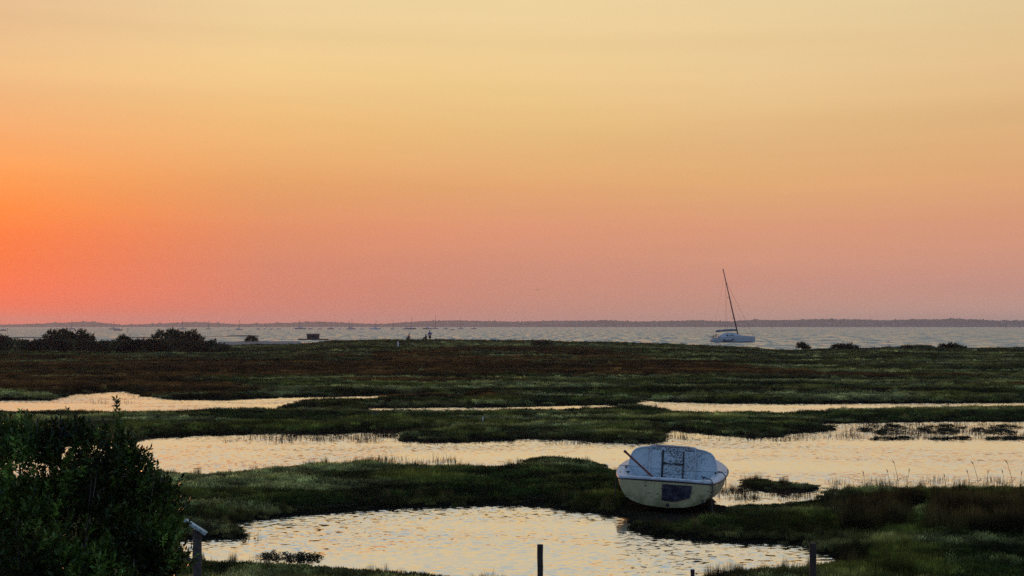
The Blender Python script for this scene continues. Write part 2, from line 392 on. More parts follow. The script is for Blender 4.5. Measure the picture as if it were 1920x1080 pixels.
def worn_cream():
    m, nt = mat('weathered cream topsides'); L = nt.links.new
    out = N(nt, 'ShaderNodeOutputMaterial'); p = N(nt, 'ShaderNodeBsdfPrincipled'); t = N(nt, 'ShaderNodeTexCoord')
    def noise(sc, loc, det=5, rough=.6):
        mp = N(nt, 'ShaderNodeMapping'); mp.inputs['Scale'].default_value = sc; mp.inputs['Location'].default_value = loc
        n = N(nt, 'ShaderNodeTexNoise'); n.inputs['Scale'].default_value = 1; n.inputs['Detail'].default_value = det; n.inputs['Roughness'].default_value = rough
        L(t.outputs['Object'], mp.inputs[0]); L(mp.outputs[0], n.inputs['Vector']); return n.outputs['Fac']
    def rng_(v, a, b, c=0., d=1.):
        r = N(nt, 'ShaderNodeMapRange'); r.inputs[1].default_value = a; r.inputs[2].default_value = b; r.inputs[3].default_value = c; r.inputs[4].default_value = d
        L(v, r.inputs[0]); return r.outputs[0]
    def mx(f, a, b):
        n = N(nt, 'ShaderNodeMix', data_type='RGBA'); L(f, n.inputs[0])
        for k_, v in ((6, a), (7, b)):
            if isinstance(v, tuple): n.inputs[k_].default_value = (*v, 1)
            else: L(v, n.inputs[k_])
        return n.outputs[2]
    c = mx(rng_(noise((2, 2, 2), (0, 0, 0)), .35, .65), (.38, .34, .17), (.50, .45, .23))
    c = mx(rng_(noise((13, 13, 1.6), (3, 1, 0)), .56, .74, 0, .65), c, (.17, .16, .09))          # runs of dirt
    s = N(nt, 'ShaderNodeSeparateXYZ'); L(t.outputs['Object'], s.inputs[0])
    al = N(nt, 'ShaderNodeMath', operation='SUBTRACT'); L(noise((5, 5, 5), (9, 2, 1)), al.inputs[0]); L(s.outputs[2], al.inputs[1])
    c = mx(rng_(al.outputs[0], .22, .50, 0, .8), c, (.085, .095, .03))                            # algae above the bilge
    al2 = N(nt, 'ShaderNodeMath', operation='ADD'); L(noise((4, 4, 4), (5, 7, 1)), al2.inputs[0]); L(rng_(s.outputs[0], .3, .95, 0, .22), al2.inputs[1])
    c = mx(rng_(al2.outputs[0], .60, .78, 0, .75), c, (.12, .125, .045))                          # and over the starboard side
    c = mx(rng_(noise((9, 9, 26), (1, 4, 2), 3, .5), .66, .70, 0, .9), c, (.03, .03, .03))        # scuffs
    L(c, p.inputs['Base Color']); p.inputs['Roughness'].default_value = .55; p.inputs['Specular IOR Level'].default_value = .3
    L(p.outputs[0], out.inputs[0]); return m
M['cream'] = worn_cream()

def ground_mat():
    m, nt = mat('marsh mud and beach sand'); L = nt.links.new
    out = N(nt, 'ShaderNodeOutputMaterial'); p = N(nt, 'ShaderNodeBsdfPrincipled')
    a = N(nt, 'ShaderNodeAttribute', attribute_name='soil'); g = N(nt, 'ShaderNodeNewGeometry')
    no = N(nt, 'ShaderNodeTexNoise'); no.inputs['Scale'].default_value = 3; no.inputs['Detail'].default_value = 8; L(g.outputs['Position'], no.inputs['Vector'])
    r = N(nt, 'ShaderNodeMapRange'); r.inputs[3].default_value = .5; r.inputs[4].default_value = 1.5; L(no.outputs['Fac'], r.inputs[0])
    v = N(nt, 'ShaderNodeVectorMath', operation='SCALE'); L(a.outputs['Color'], v.inputs[0]); L(r.outputs[0], v.inputs['Scale'])
    L(v.outputs[0], p.inputs['Base Color']); p.inputs['Roughness'].default_value = .85; p.inputs['Specular IOR Level'].default_value = .25
    b = N(nt, 'ShaderNodeBump'); b.inputs['Strength'].default_value = .6; b.inputs['Distance'].default_value = .05
    p.inputs['Roughness'].default_value = 1; p.inputs['Specular IOR Level'].default_value = .03
    L(no.outputs['Fac'], b.inputs['Height']); L(b.outputs[0], p.inputs['Normal']); L(p.outputs[0], out.inputs[0])
    return m
M['ground'] = ground_mat()

# ------------------------------------------------------------------ object helpers
def tag(o, label=None, cat=None, group=None, kind=None):
    if label: o['label'] = label
    if cat: o['category'] = cat
    if group: o['group'] = group
    if kind: o['kind'] = kind
    return o
def link_mesh(name, verts, faces, m, parent=None, smooth=False, attrs=None):
    me = bpy.data.meshes.new(name)
    me.from_pydata([tuple(v) for v in verts], [], [tuple(f) for f in faces])
    me.update()
    if m is not None:
        for mm in (m if isinstance(m, (list, tuple)) else [m]): me.materials.append(mm)
    if smooth: me.polygons.foreach_set('use_smooth', [True] * len(me.polygons))
    o = bpy.data.objects.new(name, me); C.objects.link(o)
    if parent is not None: o.parent = parent
    return o
def fast_mesh(name, verts, quads, m, smooth=False, color=None, cname='shade'):
    """verts (n,3), quads (k,4) or (k,3) arrays; per-vertex colour"""
    verts = np.asarray(verts, np.float32); quads = np.asarray(quads, np.int32)
    k = quads.shape[1]
    me = bpy.data.meshes.new(name)
    me.vertices.add(len(verts)); me.vertices.foreach_set('co', verts.ravel())
    me.loops.add(quads.size); me.loops.foreach_set('vertex_index', quads.ravel())
    me.polygons.add(len(quads)); me.polygons.foreach_set('loop_start', np.arange(0, quads.size, k, dtype=np.int32))
    me.update(calc_edges=True); me.validate()
    if smooth: me.polygons.foreach_set('use_smooth', np.ones(len(quads), bool))
    if color is not None:
        at_ = me.color_attributes.new(cname, 'FLOAT_COLOR', 'POINT')
        c = np.ones((len(verts), 4), np.float32); c[:, :3] = color
        at_.data.foreach_set('color', c.ravel())
    if m is not None: me.materials.append(m)
    return me
def link_obj(name, me, parent=None):
    o = bpy.data.objects.new(name, me); C.objects.link(o)
    if parent is not None: o.parent = parent
    return o
def empty(name, loc, rot=(0, 0, 0)):
    o = bpy.data.objects.new(name, None); C.objects.link(o)
    o.location = loc; o.rotation_euler = rot; o.empty_display_size = .2
    return o
def box(name, c, s, m, parent=None, rot=(0, 0, 0), bevel=.0):
    bm = bmesh.new(); bmesh.ops.create_cube(bm, size=1)
    bmesh.ops.scale(bm, vec=s, verts=bm.verts)
    if bevel:
        bmesh.ops.bevel(bm, geom=list(bm.edges), offset=bevel, segments=2, affect='EDGES', profile=.6)
    mt = Matrix.Translation(c) @ Euler(rot).to_matrix().to_4x4()
    bmesh.ops.transform(bm, matrix=mt, verts=bm.verts)
    me = bpy.data.meshes.new(name); bm.to_mesh(me); bm.free(); me.materials.append(m)
    return link_obj(name, me, parent)
def tube_geo(pts, rads, n=8, cap=True):
    pts = [Vector(p) for p in pts]; V = []; F = []
    if isinstance(rads, (int, float)): rads = [rads] * len(pts)
    ref = None
    for i, p in enumerate(pts):
        d = (pts[min(i + 1, len(pts) - 1)] - pts[max(i - 1, 0)]).normalized()
        if ref is None: ref = d.orthogonal().normalized()
        ref = (ref - d * ref.dot(d)).normalized(); b = d.cross(ref)
        for k in range(n):
            a = 2 * math.pi * k / n
            V.append(p + (ref * math.cos(a) + b * math.sin(a)) * rads[i])
    for i in range(len(pts) - 1):
        for k in range(n):
            F.append((i * n + k, i * n + (k + 1) % n, (i + 1) * n + (k + 1) % n, (i + 1) * n + k))
    if cap:
        F.append(tuple(reversed(range(n)))); F.append(tuple((len(pts) - 1) * n + k for k in range(n)))
    return V, F
def tube(name, pts, rads, m, parent=None, n=8, smooth=True):
    V, F = tube_geo(pts, rads, n)
    return link_mesh(name, V, F, m, parent, smooth)
def tubes(name, lst, m, parent=None, n=6):
    V = []; F = []
    for pts, r in lst:
        v, f = tube_geo(pts, r, n); o = len(V); V += v; F += [tuple(i + o for i in q) for q in f]
    return link_mesh(name, V, F, m, parent, True)
def prism(name, outline, depth, m, parent=None, axis='y', loc=(0, 0, 0)):
    """outline in (a,b); extruded along axis by depth"""
    V = []; n = len(outline)
    for s in (0, depth):
        for a, b in outline:
            V.append({'y': (a, s, b), 'x': (s, a, b), 'z': (a, b, s)}[axis])
    V = [(v[0] + loc[0], v[1] + loc[1], v[2] + loc[2]) for v in V]
    F = [tuple(range(n)), tuple(reversed(range(n, 2 * n)))] + [(i, i + n, (i + 1) % n + n, (i + 1) % n) for i in range(n)]
    me_o = link_mesh(name, V, F, m, parent)
    bm = bmesh.new(); bm.from_mesh(me_o.data); bmesh.ops.recalc_face_normals(bm, faces=bm.faces); bm.to_mesh(me_o.data); bm.free()
    return me_o

# ------------------------------------------------------------------ terrain sheet
def grid_sheet(xs_fn, ys, us):
    Y, U = np.meshgrid(ys, us, indexing='ij')
    return U * (Y + 25), Y
ys = [-20.0]
while ys[-1] < 440:
    y = ys[-1]
    ys.append(y + (.6 if y < 16 else max(.10, .0032 * y if y < 90 else .005 * y)))
ys = np.array(ys)
us = np.concatenate([np.linspace(-1.3, -.36, 24, endpoint=False), np.linspace(-.36, .36, 430), np.linspace(.36, 1.3, 25)[1:]])
TX, TY = grid_sheet(None, ys, us)
TSD = water_sd(TX, TY)
TZ = ground(TX, TY, TSD)
nr, nc = TX.shape
idx = np.arange(nr * nc).reshape(nr, nc)
q = np.stack([idx[:-1, :-1], idx[:-1, 1:], idx[1:, 1:], idx[1:, :-1]], -1).reshape(-1, 4)
U_ = col_of(TX, TY); Rr_ = np.interp(U_, rx_, ry_)
mud = np.array((.012, .011, .006)); sandc = np.array((.20, .19, .17))
beach = ((TY > Rr_ + 1) * (1 - sstep(600, 640, U_)))[..., None]
soil = mud * (1 - beach) + sandc * beach
me = fast_mesh('marsh_ground', np.stack([TX, TY, TZ], -1).reshape(-1, 3), q, M['ground'], True, soil.reshape(-1, 3), 'soil')
tag(link_obj('marsh_ground', me), kind='structure')

# water sheets: creeks in the marsh, and the bay beyond
def sheet(name, x0, x1, y0, y1, z, m):
    o = link_mesh(name, [(x0, y0, z), (x1, y0, z), (x1, y1, z), (x0, y1, z)], [(0, 1, 2, 3)], m)
    return tag(o, kind='structure')
sheet('creek_water', -140, 140, -18, 130, 0, M['creek'])
sheet('bay_water', -3900, 3900, 160, 5600, 0, M['sea'])
seabed = sheet('seabed', -3900, 3900, -25, 6300, -.8, M['sandbank'])

# ------------------------------------------------------------------ plant clumps (prototypes live outside the scene collection)
def proto_coll(name, meshes):
    c = bpy.data.collections.new(name)
    for i, me in enumerate(meshes):
        c.objects.link(bpy.data.objects.new('%s_%02d' % (name, i), me))
    return c
def leaf_quads(base, direc, side, length, width):
    """diamond leaves; arrays (n,3),(n,3),(n,3),(n,),(n,)"""
    l = length[:, None]; w = width[:, None]
    up = np.cross(side, direc)
    v0 = base; v2 = base + direc * l - up * l * .12
    mid = base + direc * l * .45 + up * l * .05
    v1 = mid + side * w * .5; v3 = mid - side * w * .5
    V = np.stack([v0, v1, v2, v3], 1).reshape(-1, 3)
    Q = np.arange(len(base) * 4).reshape(-1, 4)
    return V, Q
def unit(v): return v / (np.linalg.norm(v, axis=-1, keepdims=True) + 1e-9)
def clump_purslane(seed):
    r = np.random.default_rng(seed)
    B = []; D = []; S = []; Ln = []; Wd = []; Sh = []
    for k in range(26):
        a = r.uniform(0, 6.28); rad = math.sqrt(r.uniform(0, 1)) * .95
        bx, by = rad * math.cos(a), rad * math.sin(a)
        hh = (1 - .45 * rad ** 2) * r.uniform(.55, 1.1)
        for j in range(7):
            t = (j + .6) / 7
            th = r.uniform(0, 6.28)
            el = r.uniform(.2, 1.1)
            B.append((bx + .1 * t * math.cos(a), by + .1 * t * math.sin(a), hh * t))
            d = np.array((math.cos(th) * math.cos(el), math.sin(th) * math.cos(el), math.sin(el))); D.append(d)
            S.append(unit(np.cross(d, (r.normal(), r.normal(), .6)))); Ln.append(r.uniform(.22, .36)); Wd.append(r.uniform(.10, .16))
            Sh.append(r.uniform(.6, 1.35))
    V, Q = leaf_quads(np.array(B), np.array(D), np.array(S), np.array(Ln), np.array(Wd))
    sh = np.repeat(np.array(Sh), 4)[:, None] * np.array((1, 1, 1))
    return fast_mesh('purslane_clump', V, Q, M['leafy'], False, sh)
def clump_grass(seed, n=70, spread=.9, lean=.5, w=.05, hmin=.5, tipcol=(1.25, 1.15, .8)):
    r = np.random.default_rng(seed)
    V = []; Q = []; Cc = []
    for k in range(n):
        a = r.uniform(0, 6.28); rad = math.sqrt(r.uniform(0, 1)) * spread
        x, y = rad * math.cos(a), rad * math.sin(a)
        h = r.uniform(hmin, 1.0) * (1 - .25 * rad)
        la = a + r.normal() * .8; ln = lean * r.uniform(0, 1) * h
        ta = r.uniform(0, 3.14); tx, ty = math.cos(ta) * w, math.sin(ta) * w
        s = r.uniform(.65, 1.3)
        o = len(V)
        mx, my = x + math.cos(la) * ln * .35, y + math.sin(la) * ln * .35
        ex, ey = x + math.cos(la) * ln, y + math.sin(la) * ln
        V += [(x - tx, y - ty, -.15), (x + tx, y + ty, -.15), (mx + tx * .8, my + ty * .8, h * .6), (mx - tx * .8, my - ty * .8, h * .6),
              (ex + tx * .12, ey + ty * .12, h), (ex - tx * .12, ey - ty * .12, h)]
        Q += [(o, o + 1, o + 2, o + 3), (o + 3, o + 2, o + 4, o + 5)]
        Cc += [(s, s, s)] * 4 + [tuple(s * c for c in tipcol)] * 2
    return fast_mesh('grass_clump', np.array(V), np.array(Q), M['leafy'], False, np.array(Cc))
PURS = proto_coll('purslane_prototypes', [clump_purslane(i) for i in range(5)])
GRASS = proto_coll('grass_prototypes', [clump_grass(20 + i) for i in range(5)])
REED = proto_coll('reed_prototypes', [clump_grass(40 + i, 11, .95, .22, .016, .35, (1, 1, 1)) for i in range(6)])
BRUSH = proto_coll('glasswort_prototypes', [clump_grass(60 + i, 90, .95, .18, .035, .6, (1.5, 1.1, .9)) for i in range(5)])
TALL = proto_coll('tall_grass_prototypes', [clump_grass(80 + i, 80, .85, .28, .022, .45, (1.6, 1.25, .9)) for i in range(5)])

def gn_group(name, coll):
    ng = bpy.data.node_groups.new(name, 'GeometryNodeTree')
    ng.interface.new_socket('Geometry', in_out='INPUT', socket_type='NodeSocketGeometry')
    ng.interface.new_socket('Geometry', in_out='OUTPUT', socket_type='NodeSocketGeometry')
    n = ng.nodes; L = ng.links.new
    gi = n.new('NodeGroupInput'); go = n.new('NodeGroupOutput')
    ip = n.new('GeometryNodeInstanceOnPoints'); ci = n.new('GeometryNodeCollectionInfo')
    ci.inputs['Collection'].default_value = coll; ci.inputs['Separate Children'].default_value = True; ci.inputs['Reset Children'].default_value = True
    ip.inputs['Pick Instance'].default_value = True
    def na(nm, t):
        a = n.new('GeometryNodeInputNamedAttribute'); a.data_type = t; a.inputs[0].default_value = nm
        return a.outputs['Attribute']
    L(gi.outputs[0], ip.inputs['Points']); L(ci.outputs[0], ip.inputs['Instance'])
    L(na('pick', 'INT'), ip.inputs['Instance Index']); L(na('rot', 'FLOAT_VECTOR'), ip.inputs['Rotation']); L(na('scl', 'FLOAT_VECTOR'), ip.inputs['Scale'])
    L(ip.outputs[0], go.inputs[0])
    return ng
def scatter(name, coll, pts, scl, tint, label, cat, tilt=.12):
    n = len(pts)
    if n == 0: return
    me = bpy.data.meshes.new(name)
    me.vertices.add(n); me.vertices.foreach_set('co', np.asarray(pts, np.float32).ravel())
    def ad(nm, t, arr, key='vector'):
        a = me.attributes.new(nm, t, 'POINT'); a.data.foreach_set(key, np.asarray(arr).ravel())
    rot = np.stack([rng.normal(0, tilt, n), rng.normal(0, tilt, n), rng.uniform(0, 6.283, n)], -1).astype(np.float32)
    ad('rot', 'FLOAT_VECTOR', rot); ad('scl', 'FLOAT_VECTOR', scl.astype(np.float32))
    ad('pick', 'INT', rng.integers(0, 1000, n).astype(np.int32), 'value')
    c = np.ones((n, 4), np.float32); c[:, :3] = tint
    ad('tint', 'FLOAT_COLOR', c, 'color')
    me.update()
    o = link_obj(name, me)
    md = o.modifiers.new('instances', 'NODES'); md.node_group = gn_group(name, coll)
    tag(o, label, cat, kind='stuff')
    return o

# scatter positions over the land, thinning with distance
PX = []; 
y = 15.0
while y < 232:
    s = float(np.clip(.0046 * y, .10, 1.0))
    half = .47 * y + 6
    nx = int(2 * half / s)
    xx = (np.arange(nx) + rng.uniform(-.5, .5, nx)) * s - half
    yy = y + rng.uniform(-.5, .5, nx) * s
    PX.append(np.stack([xx, yy, np.full(nx, s)], -1))
    y += s
PX = np.concatenate(PX)
x, y, s = PX.T
sd = water_sd(x, y)
u = col_of(x, y)
Rr = np.interp(u, rx_, ry_)
BX, BY, BA = 2.9, 26.35, R(-11.5)      # where the stranded boat lies: mud, no plants
lx_ = (x - BX) * math.cos(BA) + (y - BY) * math.sin(BA); ly_ = -(x - BX) * math.sin(BA) + (y - BY) * math.cos(BA)
clear = (np.abs(lx_ - .1) < 1.12) & (ly_ > -1.5 - .3 * vnoise(x * 3, y * 3, 4)) & (ly_ < 4.5)
keep = (sd < -.02) & (y < Rr + 3) & ~clear
x, y, s, sd, u, Rr = [a[keep] for a in (x, y, s, sd, u, Rr)]
z = ground(x, y, sd)
row = HORIZON + (CAMZ - z - .2) * FPX / y     # where a 0.3 m plant stands in depth, as a reading of the bands
# noise for height and tint: dark hollows and lit tops painted into the colour
n1 = fbm(x * .55, y * .55, 4, 71); n2 = fbm(x * .07, y * .16, 4, 81); n3 = fbm(x * 1.7, y * 1.7, 3, 91)
edge = np.interp(u, [-600, 0, 300, 700, 1000, 1300, 1530, 1600, 2400], [700, 706, 706, 703, 700, 700, 697, 655, 655])
upper = np.interp(u, [-600, 0, 420, 560, 900, 1100, 1200, 1350, 1540, 2400], [660, 668, 672, 668, 652, 655, 667, 681, 696, 720])
wob = (fbm(x * .05, y * .12, 3, 101) - .5) * 16
patch = (fbm(x * .03 + 9, y * .09, 3, 111) > .60) & (row < 740)
left_brown = (u < 430 + 160 * (n3 - .5) * 2) & (row < 738) & (row > 705) & (n2 > .5)
brown = ((row < edge + wob) & (row > upper + wob * .3)) & (n2 + rng.normal(0, .05, len(x)) > .40) | patch & (row > upper) | left_brown
green_strip = (row < 676) & (row > 655) & (u > 330) & (u < 700)
brown &= ~(green_strip & (n2 > .48))
uw = u + 60 * (n1 - .5) * 2 + 40 * (n3 - .5) * 2
tall_zone = ((uw > 1605) & (uw < 1715) | (uw > 1755) & (uw < 2300)) & (row > 925 + 40 * (n3 - .4)) & (row < 985)
grassy = (n1 > .56) | (np.abs(sd) < .35) & (n3 > .4)
G1 = np.array((.072, .088, .018)); G2 = np.array((.20, .205, .070)); G3 = np.array((.020, .032, .005)); BR = np.array((.088, .056, .015)); BR2 = np.array((.034, .026, .009))
def mixc(a, b, t): return a[None] * (1 - t[:, None]) + b[None] * t[:, None]
jit = np.exp(rng.normal(0, .42, len(x)))[:, None] * (.45 + 1.2 * sstep(.3, .7, n3))[:, None]
tg = mixc(G3, G1, sstep(.35, .6, n1)); t2 = sstep(.45, .62, fbm(x * .12, y * .5, 3, 121))
tg = tg * (1 - t2[:, None]) + G2[None] * t2[:, None]
tg = tg * jit * 1.15
warm = sstep(560, 100, u)[:, None]*.0
tb = mixc(BR2, BR, sstep(.4, .65, n1)) * jit
strk = sstep(.52, .62, fbm(x * .045 + 3, y * .22, 3, 141)) * sstep(35, 60, y)      # darker, taller drifts of plants
drift = np.maximum(strk, ((u > 530) & (u < 800) & (row > 738) & (row < 768)) * .8)
tg = tg * (1 - .62 * drift)[:, None]
tb = tb * (1 - .5 * strk)[:, None]
near_edge = sstep(.5, .1, -sd)[:, None] * sstep(110, 60, y)[:, None] * .5
tg = tg * (1 - near_edge) + BR2[None] * jit * near_edge
flat = sstep(1360, 1375, u) * (1 - sstep(1575, 1590, u)) * ((y > 28.5) & (y < 32.5))
hh = (1 - .5 * flat) * (.05 + .15 * n1 + .12 * n3 + .05 * sstep(60, 200, y)) * (.3 + .7 * sstep(0, 1.0, -sd)) * (1 + .6 * strk * (row < 738))
a = brown
scatter('brown_glasswort', BRUSH, np.stack([x, y, z], -1)[a], np.stack([s * 1.0, s * 1.0, hh * 1.35 + .05], -1)[a], tb[a], 'reddish brown glasswort covering the back half of the salt marsh', 'marsh plants')
a = ~brown & ~grassy & ~tall_zone
scatter('sea_purslane', PURS, np.stack([x, y, z], -1)[a], np.stack([s * .95, s * .95, hh], -1)[a], tg[a], 'low grey green sea purslane carpeting the salt marsh', 'marsh plants')
a = ~brown & (grassy | tall_zone)
scatter('marsh_grass', GRASS, np.stack([x, y, z], -1)[a], np.stack([s * .95, s * .95, hh * 1.25], -1)[a], tg[a] * .95, 'short dark green marsh grass between the creeks', 'grass')
a = tall_zone
k = np.nonzero(a)[0]; k = k[rng.uniform(size=len(k)) < .6]
scatter('tall_brown_grass', TALL, np.stack([x, y, z], -1)[k], np.stack([s[k] * 1.6, s[k] * 1.6, rng.uniform(.35, .6, len(k))], -1), np.array((.038, .034, .012)) * jit[k], 'tall brownish grass on the bank at the right', 'grass')

k = np.nonzero((sd > -.75) & (y < 110) & (rng.uniform(size=len(x)) < .16) & (n1 > .40))[0]
scatter('bank_tufts', TALL, np.stack([x, y, z], -1)[k], np.stack([s[k] * .8, s[k] * .8, rng.uniform(.14, .34, len(k))], -1), np.array((.050, .046, .016)) * jit[k], 'wispy grass tufts fringing the creek banks', 'grass')

# reeds standing in the shallows
def reed_patch(boxes):
    out = []
    for x0, x1, y0, y1, n in boxes:
        px = rng.uniform(x0, x1, n); py = rng.uniform(y0, y1, n)
        cl = vnoise(px * .05, py * .35, 7)
        kk = cl > rng.uniform(.35, .9, n)
        out += [P(a, b, 0) for a, b in zip(px[kk], py[kk])]
    return np.array(out)
rp = reed_patch([(430, 740, 815, 829, 420), (700, 1010, 809, 824, 500), (1225, 1300, 806, 828, 160), (1300, 1470, 820, 827, 80), (1480, 1930, 794, 824, 900), (1340, 1545, 916, 937, 420),
                 (640, 860, 862, 872, 160), (1040, 1240, 826, 833, 120), (180, 260, 741, 757, 60), (740, 900, 826, 832, 90), (380, 480, 1000, 1012, 40), (1560,1920,900,912,160), (1550,1640,940,952,120)])
sz = np.clip(rp[:, 1] * .008, .12, .45)
hgt = rng.uniform(.08, .34, len(rp)) * np.where(rp[:, 1] < 35, .8, 1)
rp[:, 2] = -.03
ex = []
for cx, cy, hl, hd, h in ISLANDS:
    if hl == 0: continue
    c = P(cx, cy, 0); r_ = hl * 1.25 / FPX * c[1]
    for i in range(int(10 + 30 * r_)):
        ex.append((c[0] + r_ * rng.uniform(-1, 1), c[1] + hd * 1.3 * rng.uniform(-1, 1), -.03))
ex = np.array(ex)
rp = np.concatenate([rp, ex]); sz = np.concatenate([sz, rng.uniform(.10, .22, len(ex))]); hgt = np.concatenate([hgt, rng.uniform(.08, .26, len(ex)) * np.where(ex[:, 1] < 30, .6, 1)])
scatter('shallow_reeds', REED, rp, np.stack([sz, sz, hgt], -1), np.array((.05, .032, .018)) * rng.uniform(.6, 1.5, len(rp))[:, None], 'sparse brown reed stems standing in the creek shallows', 'reeds', .08)
# low leafy plants awash in the right-hand shallows, on their little islands
ip = []
for cx, cy, hl, hd, h in ISLANDS:
    if hl == 0: continue
    c = P(cx, cy, 0); r_ = hl / FPX * c[1]
    for i in range(int(6 + 45 * r_ * hd)):
        a, q_ = rng.uniform(0, 6.283), math.sqrt(rng.uniform())
        ip.append((c[0] + r_ * q_ * math.cos(a), c[1] + hd * q_ * math.sin(a), .0 + h * (1 - q_)))
ip = np.array(ip)
scatter('islet_purslane', PURS, ip, np.stack([rng.uniform(.10, .2, len(ip))] * 2 + [rng.uniform(.05, .15, len(ip)) * (ip[:, 2] * 6 + .6)], -1), np.array((.035, .042, .02)) * rng.uniform(.6, 1.4, len(ip))[:, None], 'dark leafy plants on the small islets in the creek shallows', 'marsh plants')
# ridge grass along the skyline of the marsh
rx = []
for px in np.arange(400, 2200, .9):
    for k_ in range(2):
        Rk = np.interp(px, rx_, ry_) + rng.uniform(-5, 2); rx.append(((px - CX) / FPX * Rk, Rk))
rx = np.array(rx); zr = ground(rx[:, 0], rx[:, 1])
scatter('ridge_grass', GRASS, np.column_stack([rx, zr]), np.stack([rng.uniform(.5, 1.0, len(rx))] * 2 + [rng.uniform(.2, .42, len(rx)) + .55 * sstep(.5, .8, vnoise(col_of(rx[:, 0], rx[:, 1]) * .022, 0 * rx[:, 0], 77)) * sstep(1380, 1500, col_of(rx[:, 0], rx[:, 1]))], -1), np.array((.045, .058, .03)) * rng.uniform(.6, 1.4, len(rx))[:, None], 'tufts of grass along the seaward edge of the marsh', 'grass')

# ------------------------------------------------------------------ shrubs
def leaf_cloud(shoots, per, leaf, rr, shade=(.6, 1.4), spread=.9):
    """shoots: array (n,7): base xyz, direction xyz, length"""
    B = np.repeat(shoots[:, :3], per, 0); D = np.repeat(unit(shoots[:, 3:6]), per, 0); Ls = np.repeat(shoots[:, 6], per)
    n = len(B)
    t = np.tile((np.arange(per) + .5) / per, len(shoots))
    pos = B + D * (Ls * t)[:, None]
    rnd = unit(rr.normal(size=(n, 3)))
    d = unit(D * (.55 + .5 * t)[:, None] + rnd * spread)
    side = unit(np.cross(d, rr.normal(size=(n, 3))))
    ln = leaf * rr.uniform(.65, 1.25, n); wd = ln * rr.uniform(.28, .4, n)
    V, Q = leaf_quads(pos, d, side, ln, wd)
    sh = np.repeat(np.repeat(np.exp(rr.normal(-.1, .5, len(shoots))), per) * rr.uniform(.75, 1.25, n), 4)
    yel = np.repeat(rr.uniform(.9, 1.25, n), 4)
    cn = np.array([mnoise.noise(Vector(p_) * (2.6 if leaf < .1 else .5)) for p_ in shoots[:, :3]])
    sh = sh * np.repeat(np.repeat(np.clip(1.0 + 1.9 * cn, .22, 2.2), per), 4)
    return V, Q, np.stack([sh * yel, sh, sh * .9], -1)
def shrub(name, loc, lobes, nshoot, per, leaf, shoot_len, mat_, seed, label, group=None, stems=9, upright=.9):
    """lobes: list of (cx,cy,cz,rx,ry,rz) relative to loc"""
    rr = np.random.default_rng(seed)
    root = empty(name, loc); tag(root, label, 'shrub', group)
    vol = np.array([l[3] * l[4] * l[5] for l in lobes]) ** .67; vol /= vol.sum()
    pick = rr.choice(len(lobes), nshoot, p=vol)
    Lb = np.array(lobes)[pick]
    dirn = unit(rr.normal(size=(nshoot, 3))); dirn[:, 2] = np.where(dirn[:, 2] < -.5, -dirn[:, 2], dirn[:, 2])
    rad = rr.uniform(.25, 1, nshoot) ** .45 * (.82 + .30 * rr.uniform(size=nshoot))
    pos = Lb[:, :3] + dirn * Lb[:, 3:6] * rad[:, None]
    ok = pos[:, 2] > .03
    pos = pos[ok]; dirn = dirn[ok]
    sh = np.column_stack([pos, dirn * .8 + np.array((0, 0, upright)), shoot_len * rr.uniform(.5, 1.4, len(pos))])
    V, Q, c = leaf_cloud(sh, per, leaf, rr)
    me = fast_mesh('foliage', V, Q, mat_, False, c)
    link_obj('foliage', me, root)
    lst = []
    for k in range(stems):
        l = lobes[k % len(lobes)]
        e = Vector((l[0] + rr.normal() * l[3] * .4, l[1] + rr.normal() * l[4] * .4, l[2] + l[5] * rr.uniform(.2, .8)))
        b = Vector((l[0] * .4 + rr.normal() * .08, l[1] * .4 + rr.normal() * .08, 0))
        m_ = b.lerp(e, .5) + Vector(rr.normal(size=3)) * .06 * l[5]
        r0 = .012 * l[5] + .008
        lst.append(([b, m_, e], [r0, r0 * .7, r0 * .25]))
    for pts_, r_ in lst: tube('stem', pts_, r_, M['bark'], root, 5)
    return root
# the big shrub close by on the left (three plants grown together)
def gz(x, y): return float(ground(np.array([x]), np.array([y]))[0])
def near_shrub(px, d, lobes_px, n, seed, label):
    b = at(px, 1200, d); gx, gy = b.x, d; g = gz(gx, gy)
    lobes = []
    for lx, ly, hw, hh_, dy in lobes_px:
        c = at(lx, ly, d + dy)
        lobes.append((c.x - gx, dy, c.z - g, hw / FPX * d, hw / FPX * d * .8, hh_ / FPX * d))
    return shrub('shrub', (gx, gy, g), lobes, n, 15, .052, .13, M['shrub_leaf'], seed, label, 'green shrubs in the left foreground', 16)
near_shrub(60, 11.0, [(60, 898, 95, 90, 0), (110, 1000, 120, 110, .2), (10, 1030, 110, 130, -.2), (90, 1160, 160, 150, 0), (-90, 960, 110, 120, .3), (135, 862, 60, 60, .1), (20, 850, 60, 50, 0), (185, 880, 35, 60, .1)], 2300, 5,
           'broad leafy green shrub filling the lower left corner of the view')
near_shrub(240, 11.6, [(232, 925, 58, 75, 0), (262, 985, 75, 85, .1), (230, 1090, 95, 110, -.1), (300, 1050, 45, 60, 0), (175, 960, 70, 90, .2), (232, 850, 12, 34, 0)], 1700, 6,
           'leafy green shrub beside the weathered post, with one thin shoot rising from its top')
